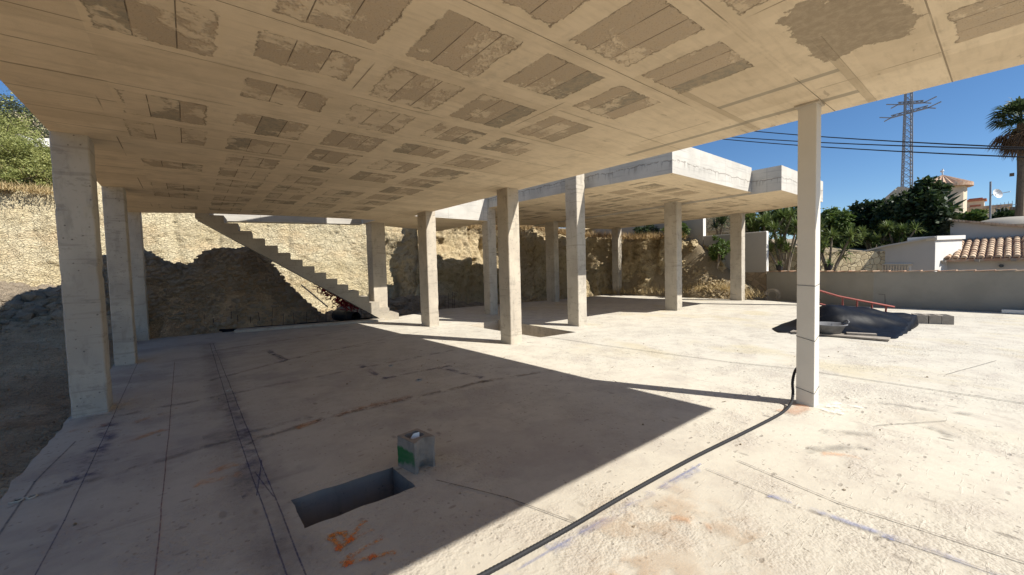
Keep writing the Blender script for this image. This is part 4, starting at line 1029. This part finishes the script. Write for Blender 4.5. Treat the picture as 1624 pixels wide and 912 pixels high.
def pylon():
    X = 130.0; c = T(1438, 300, X); top = T(1442, 118, X); b0 = Vector((c.x, c.y, 0)); t = empty('power_pylon', (c.x, c.y, 0), label='tall grey lattice power pylon rising behind the dark tree', cat='pylon')
    H = top.z; sp = X/ray(1440, 250).x/FPX
    def hw(z): return (9.0+(2.6-9.0)*min(1, max(0, (z)/H)))*0+ sp*(8.5-4.5*min(1, z/H))
    lean = Vector((0, (top.y-c.y), 0))
    def corner(i, z):
        a = math.pi/4+i*math.pi/2+.35; r = hw(z)*1.15; return Vector((math.cos(a)*r, math.sin(a)*r, z))+Vector((0, lean.y*0, 0))
    m = MB(); nseg = 30
    for i in range(4): m.bar(corner(i, 0), corner(i, H), .22)
    m.build('leg', M['steel'], t); m = MB()
    for k in range(nseg):
        za, zb = H*k/nseg, H*(k+1)/nseg
        for i in range(4):
            j = (i+1) % 4; m.bar(corner(i, za), corner(j, zb), .10); m.bar(corner(i, zb), corner(j, zb), .08)
    m.build('bracing', M['steel'], t)
    for k, (pa, pb) in enumerate((((1413, 187), (1472, 171)), ((1424, 166), (1465, 163)))):
        m = MB(); A, B = T(*pa, X)-b0, T(*pb, X)-b0; mid = (A+B)/2
        off = Vector((1.0, .0, 0)); m.bar(A, B, .26); m.bar(A+Vector((0, 0, .5)), B+Vector((0, 0, .5)), .2)
        for q in range(12):
            u, v = A+(B-A)*(q/12), A+(B-A)*((q+1)/12); m.bar(u+Vector((0, 0, .4 if q % 2 else 0)), v+Vector((0, 0, 0 if q % 2 else .4)), .2)
        for e, s in ((A, 1), (B, -1)): m.bar(e, e+Vector((0, s*2.0, .7)), .2); m.bar(e, e+Vector((0, s*1.2, -.5)), .2)
        m.build('cross_arm', M['steel'], t)
pylon()
for k, (a, b, lb_) in enumerate((((1150, 205), (1624, 237), 'uppermost of the three black overhead cables'), ((1140, 210), (1624, 239.5), 'middle one of the three black overhead cables'), ((1130, 215), (1624, 252), 'lowest of the three black overhead cables'))):
    # cables sag between poles outside the picture; ends extrapolated from the two sighted points
    A, B = T(*a, 30), T(*b, 24+k*.3); d = (B-A)
    if k == 1: A = T(1140, 217, 30)
    if k == 2: A = T(1130, 220.5, 30)
    d = B-A; p0, p1 = A-d*.9, B+d*.9; L = 24; pts = []
    for i in range(L+1):
        u = i/L; pts.append(p0+(p1-p0)*u+Vector((0, 0, -.9*(4*u*(1-u))+.85)))
    m = MB(); m.tube(pts, .026, 6); tag(m.build('overhead_cable', M['cable']), lb_, 'cable', 'overhead cables across the sky')

# ------------------------------------------------------------------ things on the deck
def round_hose():
    ctrl = [(-.4, 1.75, .018), (.5, 1.68, .018), (1.11, 1.63, .018), (1.65, 1.60, .018), (2.25, 1.585, .018), (3.03, 1.545, .018), (3.82, 1.478, .018), (4.45, 1.43, .018), (4.72, 1.425, .02), (4.90, 1.435, .035), (4.98, 1.44, .07), (5.035, 1.45, .14), (5.07, 1.465, .22), (5.12, 1.47, .29), (5.2, 1.475, .34), (5.26, 1.47, .36)]
    pts = []
    for i in range(len(ctrl)-1):
        p = [Vector(ctrl[max(0, min(len(ctrl)-1, i+k))]) for k in (-1, 0, 1, 2)]; seg = (p[2]-p[1]).length; k = max(2, int(seg/.012))
        for j in range(k):
            t = j/k; pts.append(.5*((2*p[1])+(p[2]-p[0])*t+(2*p[0]-5*p[1]+4*p[2]-p[3])*t*t+(-p[0]+3*p[1]-3*p[2]+p[3])*t**3))
    rs = [.0145 if i % 2 else .0128 for i in range(len(pts))]
    m = MB(); m.tube(pts, rs, 10); tag(m.build('corrugated_hose', M['black'], smooth=False), 'long black corrugated hose lying on the floor up to the white column', 'hose')
round_hose()

def green_block():
    t = empty('cinder_block', (1.345, 2.94, 0), R(9), label='broken half cinder block with green spray paint beside the near pit', cat='cinder block')
    H = .245; x0, x1, y0, y1 = -.095, .095, -.118, .118; w = .034
    m = MB(); n = 20
    outer, inner = [], []
    def rr(cx0, cx1, cy0, cy1, r, k=5):
        out = []
        for (cx, cy, a0) in ((cx1-r, cy0+r, -90), (cx1-r, cy1-r, 0), (cx0+r, cy1-r, 90), (cx0+r, cy0+r, 180)):
            for j in range(k): a = R(a0+90*j/(k-1)); out.append((cx+r*math.cos(a), cy+r*math.sin(a)))
        return out
    outer = rr(x0, x1, y0, y1, .006); inner = rr(x0+w, x1-w, y0+.075, y1-w, .025)
    # front (broken) face is scooped out between its two flanges
    def scoop(p, z):
        if abs(p[1]-y0) < .007 and x0+.03 < p[0] < x1-.028: return (p[0], y0+.04)
        return p
    outer = []
    for j in range(9):
        x = x0+(x1-x0)*j/8; u = (j/8-.5)*2; dep = 0 if abs(u) > .72 else .042*math.cos(u/.72*math.pi/2)**.6
        outer.append((x+random.uniform(-.003, .003), y0+dep+random.uniform(-.003, .003)))
    outer += [(x1, y1), (x0, y1)]
    rows = 10
    for r_ in range(rows+1):
        z = H*r_/rows
        for i, p in enumerate(outer):
            q = 0.0
            if 3 <= i <= 6 and z < .07: q = .05*(1-z/.07)
            m.v.append((p[0]+fbm(p[0]*9, p[1]*9, z*9, 2, 3)*.003, p[1]+q+fbm(p[0]*9, p[1]*9, z*9+4, 2, 3)*.004*(2 if i < 9 else 1), z+(0 if r_ in (0,) else fbm(p[0]*7, p[1]*7, 1, 2, 4)*.004)))
    P = len(outer)
    for r_ in range(rows):
        for i in range(P): j = (i+1) % P; m.f.append((r_*P+i, r_*P+j, (r_+1)*P+j, (r_+1)*P+i))
    plate(m, [(v[0], v[1]) for v in m.v[rows*P:(rows+1)*P]], [inner], H)
    wallring(m, inner, .01, H, outward=False); plate(m, inner, [], .011)
    m.build('block_body', M['blockgreen'], t)
    m = MB(); m.add([(-.03, -.01, .18), (.02, -.02, .20), (.035, .0, .262), (-.01, .015, .258), (-.035, .02, .225)], [(0, 1, 2, 3, 4)]); m.add([(-.03, -.005, .18), (.02, -.015, .20), (.035, .005, .262), (-.01, .02, .258), (-.035, .025, .225)], [(4, 3, 2, 1, 0)])
    sc = m.build('paper_scrap', M['paper']); sc.location = t.location; sc.rotation_euler = t.rotation_euler; tag(sc, 'crumpled white paper scrap stuck inside the green-marked cinder block', 'paper')
green_block()

def hollow_block(px, label, c, rz):
    t = empty('concrete_block', (*c, 0), rz, label=label, cat='concrete block', group='concrete blocks lying in a row')
    L, W_, H = .40, .20, .20; m = MB(); o = [(-L/2, -W_/2), (L/2, -W_/2), (L/2, W_/2), (-L/2, W_/2)]
    holes = [[(-.165, -.065), (-.02, -.065), (-.02, .065), (-.165, .065)], [(.02, -.065), (.165, -.065), (.165, .065), (.02, .065)]]
    plate(m, o, holes, H); wallring(m, o, 0, H)
    for h in holes: wallring(m, h, .01, H, outward=False); plate(m, h, [], .012)
    m.build('block_body', M['blockwarm'], t)
dv = Vector((.55, -.50)).normalized()
pc = [Vector((13.47, 1.30)), Vector((13.73, .98)), Vector((14.0, .68))]
hollow_block(0, 'concrete block nearest the black sheet in the row of three', (13.59, 1.34), R(19))
hollow_block(0, 'middle concrete block in the row of three', (13.66, 1.137), R(20))
hollow_block(0, 'concrete block farthest right in the row, its hollow end showing', (13.73, .935), R(18))

# black sheet over a low heap
def tarp():
    t = empty('black_sheet', (11.2, 2.2, 0), label='black polythene sheet draped over a low heap beside the mortar tub', cat='tarpaulin'); m = MB()
    P = [onZ(1234, 527), onZ(1290, 531), onZ(1360, 536), onZ(1428, 542), onZ(1432, 534), onZ(1446, 524), onZ(1448, 511), onZ(1400, 500), onZ(1345, 492), onZ(1300, 497), onZ(1262, 508)]
    poly = [(p.x, p.y) for p in P]; nx_, ny_ = 70, 70; xs = [p[0] for p in poly]; ys = [p[1] for p in poly]; x0, x1, y0, y1 = min(xs), min(max(xs), 14.6), min(ys), max(ys)
    A = Vector((11.2, 2.55)); B = Vector((12.9, 1.45))
    def hz(x, y):
        p = Vector((x, y)); d = B-A; h = max(0, min(1, (p-A).dot(d)/d.length_squared)); q = p-(A+d*h); dist = q.length
        z = (.54*(1-h)+.22*h)*math.exp(-(dist/.52)**2.0)
        z += (.5-abs(fbm(x*1.0+y*.6, y*.5, 2, 2, 1.7)))*.12*math.exp(-(dist/.95)**2)
        return max(0, z)+.012+abs(fbm(x, y, 5, 2, 3))*.015
    idx = {}
    c0 = Vector((11.15, 2.4)); out = [Vector(p) for p in [(9.95, 3.15), (10.25, 2.75), (10.35, 2.2), (10.35, 1.75), (10.55, 1.36), (11.05, 1.33), (11.7, 1.32), (12.3, 1.30), (13.1, 1.3), (13.3, 1.55), (12.9, 2.0), (12.3, 2.6), (12.0, 3.1), (11.2, 3.4), (10.5, 3.45)]]
    loop = [Vector(p) for p in rag([tuple(v) for v in out], .12, .05)]; c0 = Vector((11.5, 2.25)); rings = 34; n = len(loop)
    for r_ in range(rings+1):
        for p in loop:
            q = c0+(p-c0)*(r_/rings); m.v.append((q.x-11.2, q.y-2.2, hz(q.x, q.y) if r_ < rings else .004))
    for r_ in range(rings):
        for i in range(n): j = (i+1) % n; m.f.append((r_*n+i, r_*n+j, (r_+1)*n+j, (r_+1)*n+i))
    m.build('sheet', M['tarp'], t, smooth=True)
    return t
tarp()
m = MB(); a, b = onZ(1318, 534), onZ(1378, 539); m.bar(Vector((10.30, 2.05, .05)), Vector((10.45, 1.62, .05)), .12, .07)
tag(m.build('timber_offcut', M['wood']), 'short grey timber offcut on the edge of the black sheet', 'timber')
m = MB(); m.bar(Vector((10.15, 2.95, .03)), Vector((10.25, 1.4, .03)), .3, .03); tag(m.build('grey_board', M['wood']), 'flat grey board under the front edge of the black sheet', 'board')
def tub():
    t = empty('mortar_tub', (10.30, 2.35, .03), label='round grey rubber mortar tub with a loop handle beside the black sheet', cat='tub'); m = MB(); n = 28
    prof = [(.0, .012), (.19, .012), (.20, .0), (.215, .01), (.295, .195), (.315, .20), (.31, .212), (.28, .205), (.205, .03), (.0, .025)]
    prof = [(.0, .0), (.2, .0), (.295, .19), (.32, .195), (.32, .208), (.285, .205), (.195, .02), (.0, .02)]
    for (r_, z) in prof:
        for k in range(n): a = 6.2832*k/n; m.v.append((r_*math.cos(a), r_*math.sin(a), z))
    for i in range(len(prof)-1):
        for k in range(n): k2 = (k+1) % n; m.f.append((i*n+k, i*n+k2, (i+1)*n+k2, (i+1)*n+k))
    m.build('bowl', M['tub'], t, smooth=True)
    for s in (1, -1):
        m = MB(); pts = [(.31*s*math.cos(q)*0+s*(.30*math.cos(.35*(q-1))), 0, 0) for q in range(3)]
        d = Vector((.66*s, -.75*s, 0)).normalized(); sd_ = Vector((d.y, -d.x, 0)); pts = [d*.30+sd_*.08+Vector((0, 0, .2)), d*.34+sd_*.07+Vector((0, 0, .25)), d*.36+Vector((0, 0, .27)), d*.34-sd_*.07+Vector((0, 0, .25)), d*.30-sd_*.08+Vector((0, 0, .2))]
        m.tube(pts, .016, 8); m.build('handle', M['tub'], t, smooth=True)
tub()
def ladder():
    t = empty('red_ladder', (12.2, 2.2, 0), label='faded red steel ladder frame lying on edge over the black sheet', cat='ladder'); o = Vector((12.2, 2.2, 0))
    top = [onX(1296, 460, 11.6), onX(1330, 470, 11.8), onX(1360, 476, 12.0), onX(1418, 487, 12.6)]
    bot = [onX(1360, 497, 11.9), onX(1385, 502, 12.15), onX(1425, 509, 12.6)]
    m = MB(); m.tube([p-o for p in top], .022, 8); m.build('rail', M['redpaint'], t); m = MB(); m.tube([p-o for p in [onX(1300, 482, 11.5), onX(1335, 491, 11.7)]+bot], .022, 8); m.build('rail', M['redpaint'], t)
    for (px, py, qx, qy, X) in ((1336.5, 472, 1336, 490, 11.85), (1359.5, 476, 1358, 496, 12.0), (1383, 481, 1381.5, 502, 12.25), (1405.5, 485, 1404, 505, 12.5)):
        m = MB(); a, b = onX(px, py, X), onX(qx, qy, X); m.tube([a-o, b-o], .019, 8); m.build('rung', M['redpaint'], t)
ladder()
m = MB(); a, b = onZ(1326, 487.5, .10), onZ(1420, 489, .05); m.bar(Vector((14.2, 3.15, .10)), Vector((14.35, 2.3, .10)), .55, .05); m.bar(Vector((14.3, 2.9, .04)), Vector((14.35, 2.5, .04)), .2, .07)
tag(m.build('pale_board', M['wood']), 'pale flat board lying behind the red ladder frame', 'board')
m = MB(); m.tube([Vector((14.4, 2.45, .06)), Vector((13.9, 1.75, .14)), Vector((13.85, 1.7, .14))], .045, 8); tag(m.build('red_pole', M['redpaint']), 'short thick red pole resting behind the ladder frame', 'pole')
m = MB(); m.bar(Vector((17.0, .12, .06)), Vector((17.0, -2.6, .06)), .12, .09); tag(m.build('pale_plank', M['whitewash']), 'long pale plank lying at the foot of the low wall', 'plank')
m = MB(); q = onX(1404, 484, 17.2); m.tube([Vector((17.15, q.y, 0)), Vector((17.15, q.y, .25)), Vector((17.17, q.y+.01, .42)), Vector((17.15, q.y+.16, .43))], .008, 5); tag(m.build('bent_wire', M['iron']), 'thin bent wire standing at the foot of the grey wall', 'wire')

# dry bush coil beside the wall end
m = MB(); rd = random.Random(2)
for k in range(12):
    c = Vector((18.15, 5.95, .22)); r_ = rd.uniform(.16, .3); tl = rd.uniform(-.5, .5); m.tube([c+Vector((.10*math.sin(a*6.283/14+k)*tl, r_*math.cos(a*6.283/14), r_*math.sin(a*6.283/14)*.9)) for a in range(14)], .005, 4, cap=False)
tag(m.build('tangled_wire', M['wood']), 'tangled coil of pale wire at the end of the grey wall', 'wire coil')

# rebar starters on the far edge of the deck
rd = random.Random(12)
bars = []
for k in range(20):
    u = k/19; x = -.55+5.2*u; bars.append((x+rd.uniform(-.06, .06), 13.95-.19*x+.12+rd.uniform(-.05, .05), rd.uniform(.38, .62)))
m0 = MB(); m0.tube([(0, 0, -.15), (0, 0, .5), (.006, .0, .98), (.0, .02, 1.0)], .008, 5)
src = m0.build('rebar', M['iron']); first = True
tag(src, 'thin upright rebar starter sticking up along the shaded deck edge before the dirt mound', 'rebar', 'rebar starters before the dirt mound')
for (x, y, h) in bars:
    o = src if first else src.copy()
    if not first: col.objects.link(o)
    first = False; o.location = (x, y, -.03); o.scale = (1, 1, h); o.rotation_euler = (rd.uniform(-.06, .06), rd.uniform(-.08, .08), rd.uniform(0, 6))
grp = [((8.25+rd.uniform(-.3, .3), 14.25+rd.uniform(-.1, .1)), 'thin upright rebar starter in the bundle at the deck edge between the two middle columns', 'rebar starters between the two middle columns') for _ in range(4)]
grp += [((x, 13.75+.03*rd.random()), 'thin upright rebar starter at the deck edge before the dark cliff', 'rebar starters before the dark cliff') for x in (9.6, 10.1, 10.5, 11.3, 11.6)]
grp += [((18.05, y), 'thin upright rebar starter at the foot of the far cliff near the end column', 'rebar starters by the end column') for y in (12.4, 11.9, 11.4, 10.8, 10.2)]
for (x, y), lb_, gp in grp:
    o = src.copy(); col.objects.link(o); o['label'] = lb_; o['group'] = gp; o.location = (x, y, -.05); o.scale = (1, 1, rd.uniform(.45, .75)); o.rotation_euler = (rd.uniform(-.05, .05), rd.uniform(-.05, .05), 0)

# black drainage pipe mouth and membrane strip, red net, conduits
m = MB(); pts = [(x, 13.62-.19*x+.22+.05*math.sin(x*3), .03+.03*math.sin(x*5)) for x in [i*.2 for i in range(3, 24)]]
m.tube(pts, [.05+.02*math.sin(i) for i in range(len(pts))], 8); tag(m.build('black_membrane_roll', M['tarp'], smooth=True), 'crumpled black membrane roll along the shaded deck edge', 'membrane')
m = MB(); n = 18; c = Vector((4.15, 13.2, .12)); d = Vector((-.25, 1, 0)).normalized(); s = Vector((d.y, -d.x, 0))
m.tube([c, c+d*1.2], .17, n, cap=False); m.tube([c+d*1.19, c+d*1.2], .16, n); tag(m.build('black_drain_pipe', M['black'], smooth=True), 'wide black pipe mouth under the foot of the staircase', 'pipe')
m = MB(); rd = random.Random(31)
ra = [onY(506, 449, 14.1), onY(534, 468, 13.95), onY(562, 488, 13.8)]
for k in range(380):
    i = rd.randrange(2); u = rd.random(); p = ra[i]+(ra[i+1]-ra[i])*u+Vector((rd.gauss(0, .12), rd.gauss(0, .1), rd.gauss(0, .08))); a = Vector((rd.gauss(0, 1), rd.gauss(0, 1), rd.gauss(0, .8))).normalized(); m.bar(p, p+a*rd.uniform(.08, .26), .022, .022)
tag(m.build('red_netting', M['rednet']), 'tangle of torn red safety netting behind the staircase', 'netting')
for k in range(4):
    m = MB(); a = onY(166+k*1.5, 444+k*3, 15.6); b = onY(176, 428+k*3.5, 16.2); dd = b-a; m.tube([a-dd*.6, b+dd*1.8], .022, 6)
    tag(m.build('plastic_conduit', M['pvc']), 'pale plastic conduit leaning on the dirt behind the left columns', 'conduit', 'plastic conduits behind the left columns')
m = MB(); a, b = onY(478, 452, 15.2), onY(520, 487, 14.2); m.bar(a, b, .03, .03); tag(m.build('thin_batten', M['wood']), 'thin timber batten lying across the sunlit patch of dirt', 'batten')

# ------------------------------------------------------------------ loose rock
def rockmesh(sd_, sub=2):
    bm = bmesh.new(); bmesh.ops.create_icosphere(bm, subdivisions=sub, radius=1)
    r_ = random.Random(sd_); sc = (r_.uniform(.8, 1.3), r_.uniform(.7, 1.1), r_.uniform(.45, .8)); off = r_.uniform(0, 50)
    pl = [Vector((r_.gauss(0, 1), r_.gauss(0, 1), r_.gauss(0, 1))).normalized() for _ in range(7)]
    for v in bm.verts:
        p = v.co.copy()
        for q in pl:
            d = p.dot(q)-.72
            if d > 0: p -= q*d
        p *= 1+.12*noise.noise(p*2+Vector((off, 0, 0))); v.co = Vector((p.x*sc[0], p.y*sc[1], p.z*sc[2]))
    vs = [tuple(v.co) for v in bm.verts]; fs = [tuple(v.index for v in f.verts) for f in bm.faces]; bm.free(); return vs, fs
RK = [rockmesh(i, 1) for i in range(8)]; RKB = [rockmesh(i+20, 2) for i in range(6)]
def scatter(name, n, fn, smin, smax, mat, label, seed):
    rd = random.Random(seed); m = MB()
    for _ in range(n):
        x, y = fn(rd)
        if in_poly(x, y, DECK): continue
        z = terr(x, y); s = smin+(smax-smin)*rd.random()**3; vs, fs = rd.choice(RK); rot = Matrix.Rotation(rd.uniform(0, 6.28), 3, 'Z') @ Matrix.Rotation(rd.uniform(-.5, .5), 3, 'X')
        m.add([rot @ Vector(v)*s+Vector((x, y, z+s*.15)) for v in vs], fs)
    return tag(m.build(name, M[mat]), label, 'rubble', kind='stuff')
scatter('mound_rubble', 7000, lambda r: (r.gauss(.9, 1.9), r.gauss(14.9, .6)), .015, .12, 'dirtstone', 'loose stones over the dark dirt mound', 1)
scatter('left_rubble', 4200, lambda r: (r.uniform(-7, -1.2), r.gauss(16.8, 1.2)), .03, .26, 'rubble', 'grey rubble heaped under the left cliff', 2)
scatter('pebbles', 2600, lambda r: (r.uniform(-9, -1.25), r.uniform(3, 16)), .01, .045, 'dirt', 'pebbles strewn over the brown dirt left of the deck', 3)
scatter('middle_rubble', 1500, lambda r: (r.gauss(7.5, 1.8), r.gauss(16.0, .7)), .03, .28, 'rubble', 'grey rubble below the cliff behind the middle columns', 4)
scatter('far_rubble', 900, lambda r: (r.uniform(12, 18.4), r.gauss(14.6, .4)), .02, .14, 'cliff', 'small fallen stones along the foot of the far cliff', 5)
scatter('slope_rubble', 700, lambda r: (r.uniform(18.0, 18.7), r.uniform(6, 10)), .02, .10, 'cliff', 'stones on the dirt slope before the grey wall', 6)
gr = random.Random(77); m = MB()
for _ in range(260):
    x, y = gr.uniform(-1, 9), gr.uniform(.6, 9)
    s_ = .003+.012*gr.random()**4; vs, fs = gr.choice(RK); m.add([Vector(v)*s_+Vector((x, y, s_*.4)) for v in vs], fs)
for _ in range(7):
    x, y = gr.uniform(0, 6), gr.uniform(.8, 5); a = gr.uniform(0, 3.14); l = gr.uniform(.03, .09); m.bar((x, y, .006), (x+l*math.cos(a), y+l*math.sin(a), .009), .004, .004)
tag(m.build('grit', M['dirtstone']), 'concrete crumbs and twigs scattered over the deck floor', 'debris', kind='stuff')
for k, (px, py, Y, s, lb_) in enumerate(((64, 466, 17.0, .42, 'large flat grey stone slab on top of the left rubble heap'), (42, 480, 16.6, .34, 'angular grey boulder left of the flat stone slab in the rubble'), (60, 492, 16.0, .36, 'pale angular boulder below the flat stone slab in the rubble'), (88, 478, 16.5, .24, 'small grey boulder right under the flat stone slab'), (278, 456, 14.9, .10, 'lone pale stone in the middle of the dark mound'))):
    p = onY(px, py, Y); vs, fs = RKB[k]; fl = (1.7, 1, .35) if k == 0 else (1.1, 1, .8)
    m = MB(); m.add([Vector((v[0]*fl[0], v[1]*fl[1], v[2]*fl[2]))*s for v in vs], fs); o = m.build('boulder' if k != 4 else 'stone', M['rubble']); o.location = p; o.rotation_euler = (.2*k, -.1*k, k*1.3); tag(o, lb_, 'rock')

# small service holes and stubs in the deck
def decal(name, px, py, r_, label):
    p = onZ(px, py); m = MB(); n = 14; rd = random.Random(int(px))
    lp = [(p.x+math.cos(6.283*k/n)*r_*rd.uniform(.7, 1.2), p.y+math.sin(6.283*k/n)*r_*rd.uniform(.7, 1.2)) for k in range(n)]
    m.add([(x, y, .004) for x, y in lp]+[(p.x, p.y, .004)], [(k, (k+1) % n, n) for k in range(n)])
    rim = MB(); rim.tube([(x, y, .006) for x, y in lp]+[(lp[0][0], lp[0][1], .006)], .008, 5, cap=False)
    h = m.build(name, M['black']); rim.build('broken_rim', M['floor'], h)
    tag(h, label, 'floor hole')
decal('service_hole', 665, 603, .045, 'small dark service hole in the shaded floor, right one')
decal('service_hole', 620, 580, .035, 'small dark service hole in the shaded floor, farther one')
decal('service_hole', 27, 795, .03, 'small dark hole near the left edge of the deck')
decal('service_hole', 50, 789, .025, 'smaller dark hole next to the one at the left deck edge')
decal('service_hole', 363, 620, .03, 'small dark hole on the blue chalk band')
